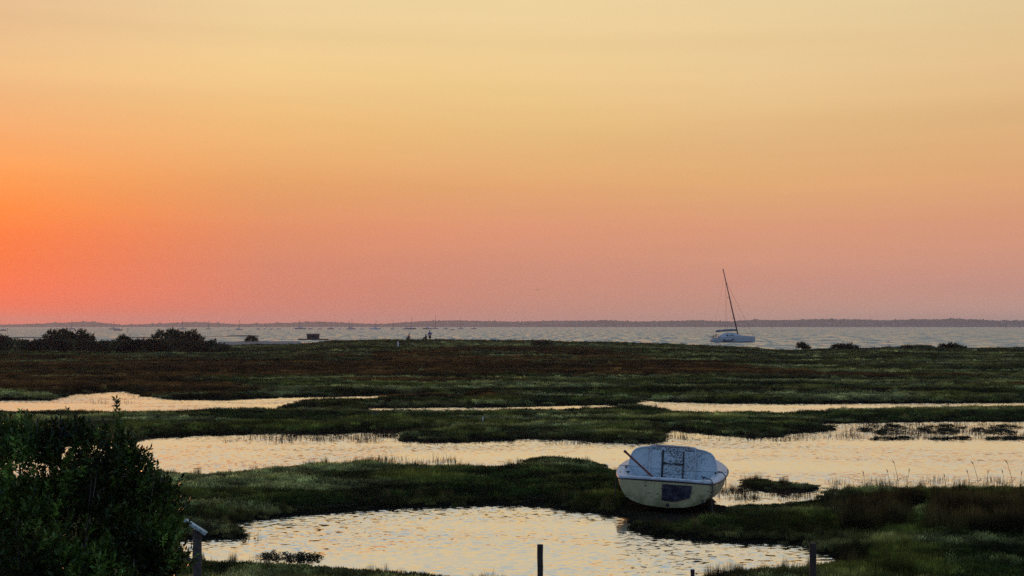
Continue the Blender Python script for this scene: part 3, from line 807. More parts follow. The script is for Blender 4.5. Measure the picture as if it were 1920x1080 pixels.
# the shoot itself
tp = [at(222, 850, 11.6), at(219, 800, 11.6), at(218, 760, 11.6), at(218, 747, 11.6)]
rr = np.random.default_rng(3)
for o in list(C.objects):
    if o.name == 'shrub.001': sr = o
sh = []
for i in range(26):
    t = i / 26; p_ = tp[0].lerp(tp[-1], t) - sr.location
    sh.append((p_.x, p_.y, p_.z, rr.normal() * (1.1 - t * .6), rr.normal(), 1.0, .10 * (1.15 - t)))
V, Q, c = leaf_cloud(np.array(sh), 7, .042, rr)
link_obj('shoot_leaves', fast_mesh('shoot_leaves', V, Q, M['shrub_leaf'], False, c), sr)
tube('shoot', [p_ - sr.location for p_ in tp], [.007, .005, .003, .002], M['bark'], sr, 5)

# tamarisks and scrub behind the marsh on the left
def far_shrub(px, ybase, d, blobs, n, seed, label, group='dark shrubs along the far edge of the marsh', leaf=.30):
    b = at(px, ybase, d); g = min(gz(b.x, d), b.z + .4)
    lobes = [((lx - px) / FPX * d, 0, at(lx, ly + (5 if d < 185 else 1.5), d).z - g, hw / FPX * d, hw / FPX * d * .8, hh_ / FPX * d) for lx, ly, hw, hh_ in blobs]
    return shrub('shrub', (b.x, d, g), lobes, n, 9, leaf, .4, M['far_leaf'], seed, label, group, 6, .5)
BIG = lambda x0: [(x0 + 12, 625, 8, 6), (x0 + 4, 633, 9, 5), (x0 + 33, 623, 9, 6.5), (x0 + 44, 628, 9, 7), (x0 + 58, 627, 7, 6), (x0 + 70, 624, 6, 6.5), (x0 + 78, 636, 12, 10), (x0 + 50, 641, 36, 11), (x0 + 30, 632, 14, 8), (x0 + 15, 646, 20, 11)]
far_shrub(130, 658, 178, BIG(85), 1050, 21, 'tall dark tamarisk shrub at the far left, first of the two tall ones')
far_shrub(338, 658, 180, BIG(291), 1050, 22, 'tall dark tamarisk shrub at the end of the left thicket, beside the sandy beach')
far_shrub(4, 656, 176, [(-14, 642, 22, 14), (8, 640, 14, 11), (-40, 640, 25, 14)], 600, 23, 'dark shrub cut off by the left edge of the picture')
far_shrub(232, 658, 179, [(232, 638, 11, 10), (222, 648, 16, 9), (248, 648, 20, 9)], 550, 24, 'small rounded dark shrub between the two tall tamarisks')
far_shrub(402, 659, 182, [(395, 648, 14, 8), (414, 652, 13, 7), (425, 655, 7, 4)], 450, 25, 'low trailing dark shrub where the left thicket tapers off towards the beach')
far_shrub(70, 660, 172, [(30, 648, 45, 10), (90, 648, 50, 11), (150, 648, 45, 11), (195, 650, 30, 9)], 1700, 26, 'low dark scrub in front of the first tall tamarisk')
far_shrub(250, 661, 172, [(215, 650, 35, 10), (270, 648, 45, 11), (330, 648, 50, 11), (385, 652, 40, 8)], 1700, 27, 'low dark scrub in front of the second tall tamarisk')
far_shrub(472, 641, 300, [(472, 636, 8, 4.5), (465, 638, 4, 3), (478, 638, 4, 3)], 140, 28, 'lone round bush on the sand flat left of the floating hut', leaf=.35)
G2_ = 'bushes along the marsh edge on the right'
far_shrub(1506, 656, 193, [(1502, 650, 5, 4), (1511, 653, 4, 3), (1505, 648, 1.5, 4)], 160, 31, 'small upright bush at the water edge, right of the catamaran', G2_, .26)
far_shrub(1583, 658, 192, [(1570, 653, 8, 4), (1585, 652, 9, 4), (1600, 654, 10, 2.5), (1578, 650, 3, 3), (1594, 650, 3, 3)], 260, 32, 'wide low ragged bush on the marsh edge, nearer to the catamaran', G2_, .26)
far_shrub(1785, 658, 192, [(1770, 652, 7, 4), (1787, 652, 9, 4), (1803, 654, 9, 2.5), (1780, 649, 3, 3)], 260, 33, 'wide low bush on the marsh edge nearest the right side of the picture', G2_, .26)
far_shrub(1705, 657, 191, [(1700, 654, 10, 2.5), (1706, 652, 4, 2)], 110, 34, 'little rounded bush between the two wide bushes on the marsh edge', G2_, .24)
far_shrub(1018, 652, 190, [(1018, 646, 20, 4)], 150, 35, 'flat green bush on the marsh ridge left of the catamaran', G2_, .24)

# ------------------------------------------------------------------ far shore
prof = [(-700,606),(-300,605),(-100,608),(0,609.5),(25,609),(60,608),(100,606),(122,606),(135,604.5),(165,604),(185,605),(205,608),(230,609.5),(270,608.5),(300,607.5),(325,606),(345,605),(370,604.5),(400,606),(445,608.5),(500,607),(560,605),(598,603.5),(640,605.5),(700,608),(720,608),(760,605),(800,602.5),(860,601.5),(925,603),(970,604),(1040,602),(1080,602),(1130,601),(1170,603),(1215,603.8),(1260,602),(1310,600.8),(1360,603.2),(1420,600.2),(1480,601),(1530,599),(1610,599.5),(1660,601.2),(1720,599.3),(1790,598.3),(1830,599.5),(1870,602),(1920,601),(2200,600),(2700,604)]
ppx = np.array([a for a, b in prof], float); ppy = np.array([b for a, b in prof], float)
HD = 5000.0
fx = np.linspace(-3800, 3800, 500); fy = np.concatenate([np.linspace(HD - 40, HD + 420, 14)])
FX, FY = np.meshgrid(fx, fy, indexing='ij')
uu = CX + FPX * FX / FY
top = (HORIZON - np.interp(uu, ppx, ppy)) * (HD + 200) / FPX + CAMZ - 1
tt = np.clip((FY - HD) / 200, -.2, 1)
FZ = np.where(tt <= 0, tt * 6, 3 + (top - 3) * sstep(0, 1, tt)) + (fbm(FX * .01, FY * .01, 3, 5) - .5) * 4 * (tt > 0)
FZ[:, -1] = -2
nr2, nc2 = FX.shape; id2 = np.arange(nr2 * nc2).reshape(nr2, nc2)
q2 = np.stack([id2[:-1, :-1], id2[1:, :-1], id2[1:, 1:], id2[:-1, 1:]], -1).reshape(-1, 4)
M['dune'] = simple('wooded dune ground', (.035, .04, .028), .9, .3, .05)
tag(link_obj('far_hills', fast_mesh('far_hills', np.stack([FX, FY, FZ], -1).reshape(-1, 3), q2, M['dune'], True)), kind='structure')
def crown(seed):
    bm = bmesh.new(); bmesh.ops.create_icosphere(bm, subdivisions=2, radius=1)
    for v in bm.verts:
        k_ = 1 + .35 * mnoise.noise(v.co * 1.6 + Vector((seed * 7, 0, 0)))
        v.co *= k_; v.co.z *= .7
    me_ = bpy.data.meshes.new('crown'); bm.to_mesh(me_); bm.free()
    a_ = me_.color_attributes.new('shade', 'FLOAT_COLOR', 'POINT'); a_.data.foreach_set('color', np.ones(len(me_.vertices) * 4, np.float32))
    me_.materials.append(M['leafy']); return me_
CROWN = proto_coll('crown_prototypes', [crown(i) for i in range(4)])
n = 5200
wx = rng.uniform(-3000, 3000, n); wy = HD + rng.uniform(20, 260, n)
uu = CX + FPX * wx / wy
topz = (HORIZON - np.interp(uu, ppx, ppy)) * (HD + 200) / FPX + CAMZ - 1
wz = 1.5 + (topz - 1.5) * sstep(0, 1, np.clip((wy - HD) / 200, 0, 1))
rad = rng.uniform(4, 10, n); ht = rng.uniform(1.6, 4.8, n) * (1 + (rng.uniform(size=n) < .06) * .8)
scatter('far_wood', CROWN, np.stack([wx, wy, wz], -1), np.stack([rad, rad, ht], -1), np.array((.04, .05, .028)) * rng.uniform(.7, 1.3, n)[:, None], 'pine wood covering the hazy shore across the bay', 'wood', .05)

# dark banks out on the flats
def bank(x0, x1, yrow, h, thick):
    d = CAMZ * FPX / (yrow - HORIZON)
    xs = np.linspace((x0 - CX) / FPX * d, (x1 - CX) / FPX * d, 60)
    V = []; F = []
    for i, xx in enumerate(xs):
        e = math.sin(math.pi * i / 59) ** .35 if 0 < i < 59 else 0
        hz = h * e * (.6 + .7 * float(vnoise(xx * .25, 1.5, 3)))
        w_ = thick * (.2 + e)
        V += [(xx, d - w_, -.15), (xx, d - w_ * .3, hz), (xx, d + w_ * .3, hz), (xx, d + w_, -.15)]
        if i:
            o = (i - 1) * 4
            F += [(o + j, o + 4 + j, o + 5 + j, o + 1 + j) for j in range(3)]
    F = [tuple(reversed(f)) for f in F]
    tag(link_mesh('sandbank', V, F, M['sandbank'], None, True), kind='structure')
bank(10, 92, 633.5, .26, 2); bank(236, 300, 633.5, .26, 2); bank(170, 232, 641, .22, 2); bank(383, 428, 631.5, .15, 2); bank(424, 488, 630.8, .45, 4); bank(0, 60, 639, .2, 2)
bank(556, 640, 637.6, .12, 1.5)

# ------------------------------------------------------------------ anchored craft far out
def hull_geo(L_, B_, H_, sheer=.25, stern=.75, rake=.08, n=9):
    """x forward 0..L, y across, z up from waterline; returns verts, faces"""
    V = []; F = []
    for i in range(n):
        t = i / (n - 1)
        hb = B_ / 2 * (stern + (1 - stern) * math.sin(min(1, t * 2) * math.pi / 2)) * (1 - max(0, (t - .45) / .55) ** 2.2) + .02
        zt = H_ * (1 + sheer * (t ** 2))
        xo = L_ * t
        for (f, zz, sx_) in ((.55, -.25 * H_, -rake), (.85, .15 * H_, -rake * .6), (1, zt, 0)):
            for sgn in (1,):
                V.append((xo + (sx_ * L_ if t > .6 else 0) * t, hb * f, zz))
        for (f, zz, sx_) in ((1, zt, 0), (.85, .15 * H_, -rake * .6), (.55, -.25 * H_, -rake)):
            V.append((xo + (sx_ * L_ if t > .6 else 0) * t, -hb * f, zz))
    for i in range(n - 1):
        for j in range(6):
            F.append((i * 6 + j, i * 6 + (j + 1) % 6, (i + 1) * 6 + (j + 1) % 6, (i + 1) * 6 + j))
    F.append(tuple(range(5, -1, -1))); F.append(tuple((n - 1) * 6 + j for j in range(6)))
    return V, F
def sailboat(px, yrow, length_px, mast_row, flip, colour, label, mast_off=.55):
    d = CAMZ * FPX / (yrow - HORIZON)
    L_ = length_px / FPX * d
    x0 = (px - CX) / FPX * d
    e = empty('sailboat', (x0, d, 0), (0, 0, (math.pi if flip else 0) + random.uniform(-.15, .15)))
    tag(e, label, 'sailboat', 'boats moored far out in the bay')
    V, F = hull_geo(L_, L_ * .3, L_ * .10)
    V = [(v[0] - L_ * mast_off, v[1], v[2]) for v in V]
    link_mesh('hull', V, F, colour, e)
    box('cabin', (-L_ * .05, 0, L_ * .135), (L_ * .34, L_ * .17, L_ * .07), M['boat_white'], e, bevel=L_ * .01)
    zt = CAMZ - (mast_row - HORIZON) * d / FPX
    tube('mast', [(0, 0, L_ * .1), (0, 0, zt)], [.24, .16], M['alu'], e, 5)
    tube('boom', [(0, 0, L_ * .22), (-L_ * .36, 0, L_ * .21)], [.22, .16], M['sailcover'], e, 5)
    return e
def motorboat(px, yrow, length_px, flip, colour, label, hut=.3):
    d = CAMZ * FPX / (yrow - HORIZON)
    L_ = length_px / FPX * d
    e = empty('motorboat', ((px - CX) / FPX * d, d, 0), (0, 0, (math.pi if flip else 0) + random.uniform(-.2, .2)))
    tag(e, label, 'motorboat', 'boats moored far out in the bay')
    V, F = hull_geo(L_, L_ * .33, L_ * .11, .35)
    V = [(v[0] - L_ / 2, v[1], v[2]) for v in V]
    link_mesh('hull', V, F, colour, e)
    box('wheelhouse', (-L_ * .02, 0, L_ * .2), (L_ * hut, L_ * .2, L_ * .14), M['boat_white'], e, bevel=L_ * .01)
    box('windscreen', (L_ * (hut / 2 - .015), 0, L_ * .22), (L_ * .012, L_ * .16, L_ * .06), M['window'], e)
    return e
W_, G_, D_ = M['boat_white'], M['boat_grey'], M['boat_dark']
sailboat(135, 617.5, 16, 599, 0, G_, 'distant mast and low hull seen above the first tall tamarisk')
sailboat(214, 617.5, 16, 602, 0, G_, 'distant sailboat just left of the small shrub between the tamarisks')
sailboat(342, 617.5, 14, 600, 1, G_, 'distant sailboat whose mast rises over the second tall tamarisk')
sailboat(391.5, 617.2, 10, 600.5, 0, G_, 'distant sailboat just right of the second tall tamarisk')
sailboat(448.6, 618.5, 13, 600, 0, G_, 'pale sailboat moored above the dark islet')
sailboat(562, 617.2, 22, 600, 1, G_, 'faint sailboat moored just left of the floating hut')
sailboat(655, 617.0, 12, 601, 1, G_, 'shorter mast close beside the tall one, right of the floating hut')
sailboat(660, 617.5, 18, 596, 0, G_, 'sailboat with the tall mast, first pair right of the floating hut')
sailboat(705, 617.5, 22, 600, 0, W_, 'long hulled sailboat midway between the floating hut and the people')
sailboat(737, 617.3, 10, 601, 0, G_, 'small sailboat moored left of the crouching figure in red')
sailboat(761, 617.3, 14, 602, 1, G_, 'short masted sailboat above the crouching figure in red')
sailboat(772, 617.5, 20, 594, 0, D_, 'dark sailboat with the tallest mast, between the crouching and the standing person')
sailboat(816.7, 616.6, 12, 590.5, 0, G_, 'sailboat whose mast stands highest over the hills, right of the standing person')
sailboat(863, 617.0, 12, 597, 1, G_, 'sailboat furthest right of the moored fleet')
def mb(px, y, l, f, c, lab): motorboat(px, y, l, f, c, lab)
mb(429, 621, 7, 0, W_, 'small white motorboat close in, above the dark islet')
mb(484, 617.5, 8, 0, D_, 'low dark motorboat first right of the pale sailboat')
mb(496, 617.2, 7, 1, G_, 'little grey motorboat second right of the pale sailboat')
mb(509, 617.6, 7, 0, D_, 'low dark motorboat third right of the pale sailboat')
mb(523, 617.3, 8, 1, G_, 'grey motorboat just before the mast left of the floating hut')
mb(582, 617.4, 10, 0, D_, 'dark motorboat seen right above the floating hut roof')
mb(600, 617.4, 9, 1, D_, 'dark motorboat just right above the floating hut')
mb(620, 617.3, 13, 0, D_, 'long dark motorboat left of the pair of masts')
mb(637, 617.3, 6, 1, G_, 'tiny grey motorboat nearest left of the pair of masts')
mb(678, 617.3, 7, 0, G_, 'tiny grey motorboat just right of the pair of masts')
mb(801, 617.4, 17, 1, D_, 'low dark motorboat behind the standing person')
mb(836, 617.3, 10, 0, G_, 'grey motorboat just right of the mast that tops the hills')
mb(848, 619.2, 9, 0, D_, 'dark motorboat moored nearest, right of the standing person')
mb(888, 617.0, 12, 0, G_, 'pale motorboat beyond the last mast of the fleet')
mb(6, 620.0, 14, 0, D_, 'dark barge at the left edge of the picture, out in the bay')
mb(222, 619.8, 16, 0, D_, 'dark barge between the two tall tamarisks, out in the bay')
# channel posts
def marker(px, yrow, top, label, r=.12, m=None, d=None):
    d = d or CAMZ * FPX / (yrow - HORIZON)
    zt = CAMZ - (top - HORIZON) * d / FPX
    e = empty('channel_post', ((px - CX) / FPX * d, d, -.2)); tag(e, label, 'post', 'channel posts standing in the bay')
    tube('post', [(0, 0, 0), (0, 0, zt + .2)], [r, r * .8], m or M['post_wood'], e, 6)
    tube('topmark', [(0, 0, zt + .1), (0, 0, zt + .35), (0, 0, zt + .6)], [r * 2.2, r * 2.6, r * 1.2], m or M['post_wood'], e, 6)
marker(14, 623, 617, 'channel post at the left edge, by the barge')
marker(240, 623.5, 617, 'channel post right of the barge between the tamarisks')
marker(1303, 616.5, 609, 'thin channel post left of the catamaran mast', .2)
marker(1447, 616.5, 610, 'thin channel post right of the catamaran', .2)
marker(1683, 616.5, 609.5, 'channel post over the middle of the right hand marsh edge', .2)
marker(1885, 616.5, 608, 'channel post furthest right but one', .2)
marker(1912, 616.5, 609, 'channel post nearest the right edge', .2)
for px_, yr in ((1466, 622.5), (1620, 642), (1626, 642.5), (1665, 641)):
    d = CAMZ * FPX / (yr - HORIZON); s_ = 3.2 / FPX * d
    V, F = hull_geo(s_, s_ * .5, s_ * .3, .1)
    lab = {1466: 'small dark buoy afloat right of the catamaran bow', 1620: 'left one of two little dark mooring floats beyond the right marsh edge', 1626: 'right one of two little dark mooring floats beyond the right marsh edge', 1665: 'lone dark mooring float off the right marsh edge'}[px_]
    bm = bmesh.new(); bmesh.ops.create_uvsphere(bm, u_segments=10, v_segments=7, radius=s_ * .35)
    for v in bm.verts: v.co.z *= .75
    me_ = bpy.data.meshes.new('buoy'); bm.to_mesh(me_); bm.free(); me_.materials.append(M['rubber'])
    o = link_obj('buoy', me_); o.location = ((px_ - CX) / FPX * d, d, s_ * .12)
    tag(o, lab, 'buoy', 'mooring buoys in the bay')
    tube('ring', [(0, 0, s_ * .2), (0, 0, s_ * .42)], s_ * .06, M['steel'], o, 5)

# ------------------------------------------------------------------ hut on its raft
d = CAMZ * FPX / (637.0 - HORIZON); k = d / FPX
hut = empty('floating_hut', ((587.5 - CX) * k, d, .05)); tag(hut, 'low dark wooden hut on a flat raft at the edge of the beach', 'hut')
box('raft', (0, 0, .08), (54 * k, 3.4, .26), M['hut_wood'], hut)
wd, hg = 21 * k, 8.0 * k
for i in range(9): box('plank', (-wd / 2 + (i + .5) * wd / 9, -1.2, .22 + hg / 2), (wd / 9 - .04, .05, hg), M['hut_wood'], hut)
box('back_wall', (0, 1.2, .22 + hg / 2), (wd, .06, hg), M['hut_wood'], hut)
for sx_ in (-1, 1): box('side_wall', (sx_ * (wd / 2 - .03), 0, .22 + hg / 2), (.06, 2.3, hg), M['hut_wood'], hut)
box('roof', (0, 0, .22 + hg + .06), (wd + .5, 3.0, .12), M['hut_wood'], hut, rot=(R(4), 0, 0))

# ------------------------------------------------------------------ catamaran
d = CAMZ * FPX / (641.5 - HORIZON); k = d / FPX
cat = empty('catamaran', ((1331.7 - CX) * k, d, 0), (0, R(-.6), R(-4)))
tag(cat, 'pale grey catamaran lying at anchor with a raked bare mast', 'catamaran')
LX = 9.85
def cat_hull(yc):
    secs = [(-.05, .28, .35), (.6, .95, .55), (1.6, 1.0, .62), (3, 1.15, .66), (5, 1.42, .68), (6.5, 1.42, .62), (8, 1.32, .46), (9.2, 1.24, .2), (9.8, 1.22, .04)]
    V = []; F = []
    for i, (X, zt, hb) in enumerate(secs):
        sh_ = -.04 * max(0, X - 8)
        for f, zz in ((.45, -.25), (.8, .1), (.97, .6 * zt), (1, zt), (-1, zt), (-.97, .6 * zt), (-.8, .1), (-.45, -.25)):
            V.append((X + (sh_ if zz < .2 else 0) * 3, yc + f * hb, zz))
    for i in range(len(secs) - 1):
        for j in range(8): F.append((i * 8 + j, (i + 1) * 8 + j, (i + 1) * 8 + (j + 1) % 8, i * 8 + (j + 1) % 8))
    F.append(tuple(range(8))); F.append(tuple(reversed([(len(secs) - 1) * 8 + j for j in range(8)])))
    h = link_mesh('hull', V, F, M['boat_hull_cat'], cat)
    # boot stripe, just proud
    box('boot_stripe', (4.6, yc, .04), (8.6, 1.12, .12), M['boat_dark'], h)
    return h
M['boat_hull_cat'] = simple('faded blue grey gelcoat', (.42, .46, .47), .4, .1, 1.2, bump=0)
for yc in (-2.1, 2.1): hcat = cat_hull(yc)
box('bridge_deck', (4.3, 0, 1.0), (5.6, 3.3, .5), M['boat_hull_cat'], cat)
# cabin: lofted side profile
prof_c = [(1.7, 1.1), (1.9, 1.45), (2.9, 1.95), (3.8, 2.1), (5.2, 2.0), (6.2, 1.62), (6.9, 1.35), (6.9, 1.1)]
V = []; F = []
for (X, Z) in prof_c:
    w_ = 2.55 - .5 * max(0, Z - 1.3)
    V += [(X, -w_, Z), (X, w_, Z)]
nn = len(prof_c)
for i in range(nn): F.append((i * 2, i * 2 + 1, ((i + 1) % nn) * 2 + 1, ((i + 1) % nn) * 2))
F.append(tuple(i * 2 for i in reversed(range(nn)))); F.append(tuple(i * 2 + 1 for i in range(nn)))
cab = link_mesh('cabin', V, F, M['boat_hull_cat'], cat)
for X, w_ in ((3.65, .55), (4.62, .85)): box('window', (X, -2.42, 1.42), (w_, .06, .42), M['window'], cab, rot=(R(-14), 0, 0), bevel=.02)
prism('hull_graphic', [(2.6, .1), (2.7, .75), (3.2, .42), (4.2, .38), (5.0, .72), (5.1, .6), (4.5, .12)], .05, M['boat_dark'], cat, 'y', (0, -2.83, .02))
box('cockpit_arch', (1.6, 0, 1.55), (.14, 3.9, .12), M['alu'], cat)
for yy in (-2.1, 2.1):
    tubes('guard_rail', [([(.3, yy, .7), (.25, yy, 1.35), (1.5, yy, 1.55), (1.6, yy, .95)], .03), ([(.28, yy, 1.05), (1.6, yy, 1.25)], .025), ([(.9, yy, .9), (.88, yy, 1.45)], .025)], M['alu'], cat, 5)
    tubes('lifeline', [([(6.8, yy * 1.1, 1.4), (6.8, yy * 1.1, 1.95)], .02), ([(8.3, yy * 1.05, 1.3), (8.3, yy * 1.05, 1.9)], .02), ([(9.6, yy, 1.25), (9.6, yy, 1.85)], .02), ([(5.6, yy * 1.2, 1.9), (6.8, yy * 1.1, 1.93), (8.3, yy * 1.05, 1.88), (9.6, yy, 1.83)], .014)], M['alu'], cat, 4)
tube('davit', [(.9, -1.9, 1.0), (1.0, -1.6, 1.7), (1.5, -1.4, 1.75)], .05, M['boat_dark'], cat, 5)
tube('helm_post', [(1.3, .2, 1.0), (1.35, .2, 1.8)], .07, M['boat_dark'], cat, 5)
tube('outboard', [(.7, 1.0, 1.0), (.75, 1.2, 1.5)], .06, M['boat_dark'], cat, 5)
box('swim_step', (.45, -2.1, .55), (.7, .8, .1), M['boat_grey'], cat)
mbs, mtp = Vector((6.15, 0, 1.6)), Vector((3.05, 0, 16.5))
tube('mast', [mbs, mbs.lerp(mtp, .5), mtp], [.15, .14, .10], M['alu'], cat, 8)
for f in (.25, .56):
    p_ = mbs.lerp(mtp, f); tube('spreader', [p_ + Vector((-.55, -1.1, .05)), p_, p_ + Vector((-.55, 1.1, .05))], .035, M['alu'], cat, 5)
bm_ = tube('boom', [(1.1, 0, 2.35), (6.0, 0, 2.55)], .09, M['alu'], cat, 6)
V, F = tube_geo([(1.35, 0, 2.42), (2.0, 0, 2.5), (4.5, 0, 2.68), (5.9, 0, 2.75)], [.22, .26, .24, .12], 8)
link_mesh('sail_cover', [(v.x, v.y, v.z) for v in V], F, M['sailcover'], bm_, True)
def stay(a, b, r=.018): tube('stay', [a, b], r, M['alu'], cat, 4)
m85 = mbs.lerp(mtp, .82)
stay(m85, (9.6, 0, 1.3), .028); stay(mbs.lerp(mtp, .62), (8.6, 0, 1.3), .014)
stay(m85, (3.6, -2.6, 1.2)); stay(m85, (3.6, 2.6, 1.2)); stay(mbs.lerp(mtp, .9), (.3, -2.0, 1.0), .012); stay(mbs.lerp(mtp, .56), (4.6, -2.6, 1.3), .012)

# ------------------------------------------------------------------ people on the beach (tiny in the view)
def person(loc, rz, joints, edges, label, cloth, group=None):
    """joints: name -> (x, y, z, r); pieces of clothing are their own skins"""
    e = empty('person', loc, (0, 0, rz)); tag(e, label, 'person', group)
    def skin(nm, names, eds, m, grow=0.0, root=None):
        me_ = bpy.data.meshes.new(nm)
        ix = {n_: i for i, n_ in enumerate(names)}
        me_.from_pydata([joints[n_][:3] for n_ in names], [(ix[a], ix[b]) for a, b in eds], [])
        o = bpy.data.objects.new(nm, me_); C.objects.link(o); o.parent = e
        sk = o.modifiers.new('skin', 'SKIN'); sk.use_smooth_shade = True
        for i, n_ in enumerate(names):
            r_ = joints[n_][3] + grow
            me_.skin_vertices[0].data[i].radius = (r_, r_ * (.72 if n_ in ('chest', 'belly', 'pelvis') else 1))
            me_.skin_vertices[0].data[i].use_root = (n_ == (root or names[0]))
        o.modifiers.new('sub', 'SUBSURF').levels = 1; o.modifiers['sub'].render_levels = 2
        me_.materials.append(m); return o
    skin('body', list(joints), edges, M['skin'])
    for nm, names, m, grow in cloth:
        skin(nm, names, [ed for ed in edges if ed[0] in names and ed[1] in names], m, grow)
    h = Vector(joints['head'][:3])
    bm = bmesh.new(); bmesh.ops.create_uvsphere(bm, u_segments=12, v_segments=8, radius=.115)
    for v in bm.verts: v.co = Vector((v.co.x, v.co.y * 1.1, v.co.z * 1.05)) + h + Vector((0, -.02, .035))
    me_ = bpy.data.meshes.new('hair'); bm.to_mesh(me_); bm.free(); me_.materials.append(M['hair']); link_obj('hair', me_, e)
    return e
ED = [('pelvis','belly'),('belly','chest'),('chest','neck'),('neck','head'),('chest','sh_l'),('sh_l','el_l'),('el_l','ha_l'),('chest','sh_r'),('sh_r','el_r'),('el_r','ha_r'),('pelvis','hip_l'),('hip_l','kn_l'),('kn_l','an_l'),('an_l','to_l'),('pelvis','hip_r'),('hip_r','kn_r'),('kn_r','an_r'),('an_r','to_r')]
stand = dict(pelvis=(0,0,.95,.15), belly=(0,0,1.1,.15), chest=(0,0,1.35,.17), neck=(0,0,1.52,.06), head=(0,.02,1.66,.095), sh_l=(-.2,0,1.42,.07), el_l=(-.3,.03,1.15,.05), ha_l=(-.17,.2,1.0,.035),
             sh_r=(.2,0,1.42,.07), el_r=(.32,.02,1.16,.05), ha_r=(.2,.22,1.02,.035), hip_l=(-.1,0,.88,.11), kn_l=(-.11,.02,.48,.07), an_l=(-.12,-.02,.07,.045), to_l=(-.13,.16,.035,.035),
             hip_r=(.1,0,.88,.11), kn_r=(.11,.02,.48,.07), an_r=(.12,-.02,.07,.045), to_r=(.13,.16,.035,.035))
crouch = dict(pelvis=(0,-.1,.38,.15), belly=(0,-.03,.52,.15), chest=(0,.12,.74,.16), neck=(0,.22,.88,.06), head=(0,.28,1.0,.095), sh_l=(-.19,.14,.78,.065), el_l=(-.24,.36,.6,.05), ha_l=(-.1,.5,.4,.035),
              sh_r=(.19,.14,.78,.065), el_r=(.24,.36,.6,.05), ha_r=(.1,.5,.38,.035), hip_l=(-.12,-.08,.36,.11), kn_l=(-.2,.32,.5,.075), an_l=(-.17,.05,.08,.045), to_l=(-.18,.25,.035,.035),
              hip_r=(.12,-.08,.36,.11), kn_r=(.2,.32,.5,.075), an_r=(.17,.05,.08,.045), to_r=(.18,.25,.035,.035))
sit = dict(pelvis=(0,0,.13,.15), belly=(0,.03,.28,.15), chest=(0,.09,.52,.16), neck=(0,.13,.68,.06), head=(0,.17,.81,.095), sh_l=(-.19,.09,.58,.065), el_l=(-.26,.27,.42,.05), ha_l=(-.1,.45,.42,.035),
           sh_r=(.19,.09,.58,.065), el_r=(.26,.27,.42,.05), ha_r=(.1,.45,.42,.035), hip_l=(-.1,.04,.12,.11), kn_l=(-.15,.42,.42,.075), an_l=(-.13,.68,.07,.045), to_l=(-.13,.86,.05,.035),
           hip_r=(.1,.04,.12,.11), kn_r=(.15,.42,.42,.075), an_r=(.13,.68,.07,.045), to_r=(.13,.86,.05,.035))
TOP = ['chest','belly','sh_l','el_l','sh_r','el_r']; SH = ['pelvis','hip_l','kn_l','hip_r','kn_r']; TR = SH + ['an_l', 'an_r']
def on_ground(px, d, up=.02): xx = (px - CX) / FPX * d; return (xx, d, gz(xx, d) + up)
person(on_ground(806, 227, .12), R(15), stand, ED, 'person in a blue top and dark shorts standing on the beach ridge', [('jacket', TOP, M['blue_cloth'], .035), ('shorts', SH, M['dark_cloth'], .03)])
person(on_ground(800, 226, .3), R(70), sit, ED, 'person in dark clothes sitting next to the standing one', [('top', TOP, M['dark_cloth'], .035), ('trousers', TR, M['dark_cloth'], .025)])
person(on_ground(764.5, 224, .15), R(-80), crouch, ED, 'person in a rust red top crouching on the beach ridge', [('top', TOP, M['red_cloth'], .04), ('trousers', TR, M['dark_cloth'], .025)])
person(on_ground(405, 318), R(60), sit, ED, 'person in dark clothes sitting alone on the sand right of the thicket', [('top', TOP, M['dark_cloth'], .04), ('trousers', TR, M['dark_cloth'], .03)])

# white stake in the marsh
g0 = on_ground(746.5, 178)
e = empty('marker_stake', g0); tag(e, 'thin white stake standing in the brown marsh below the crouching figure', 'stake')
tube('stake', [(0, 0, -.1), (0, 0, .95)], [.06, .06], M['white_paint'], e, 6); tube('cap', [(0, 0, .95), (0, 0, 1.0)], [.075, .05], M['white_paint'], e, 6)
b = P(904.5, 793, .15); e = empty('cane', (b[0], b[1], gz(b[0], b[1]))); tag(e, 'short pale cane stuck in the bank left of the middle', 'cane')
tube('shaft', [(0, 0, -.05), (.02, 0, .32)], [.02, .015], M['white_paint'], e, 5)
b = P(696, 784, .15); e = empty('driftwood_branch', (b[0], b[1], gz(b[0], b[1]) + .12)); tag(e, 'bleached forked branch lying on the grassy bank between creeks', 'branch')
tube('limb', [(-.22, 0, 0), (0, .05, .08), (.2, .02, .22), (.26, 0, .25)], [.03, .028, .02, .01], M['driftwood'], e, 6)
tube('fork', [(.02, .04, .09), (.12, .1, .07), (.2, .14, .1)], [.02, .015, .008], M['driftwood'], e, 6)

# ------------------------------------------------------------------ gull
gl = at(1008, 544, 260); e = empty('gull', gl, (0, 0, R(20))); tag(e, 'tiny gull gliding alone in the sky above the far shore', 'bird')
tube('body', [(0, -.2, 0), (0, -.08, .01), (0, .1, .02), (0, .2, .02), (0, .24, .02)], [.01, .05, .06, .035, .008], M['feather'], e, 8)
for s_ in (-1, 1):
    V = [(0, .08, .02), (s_ * .25, .1, .09), (s_ * .6, -.02, .03), (s_ * .25, -.05, .08), (0, -.08, .01)]
    V += [(a_, b_, c_ - .012) for a_, b_, c_ in V]
    F = [(0, 1, 2, 3, 4), (9, 8, 7, 6, 5)] + [(i, (i + 1) % 5, (i + 1) % 5 + 5, i + 5) for i in range(5)]
    link_mesh('wing', V, F, M['feather'], e)

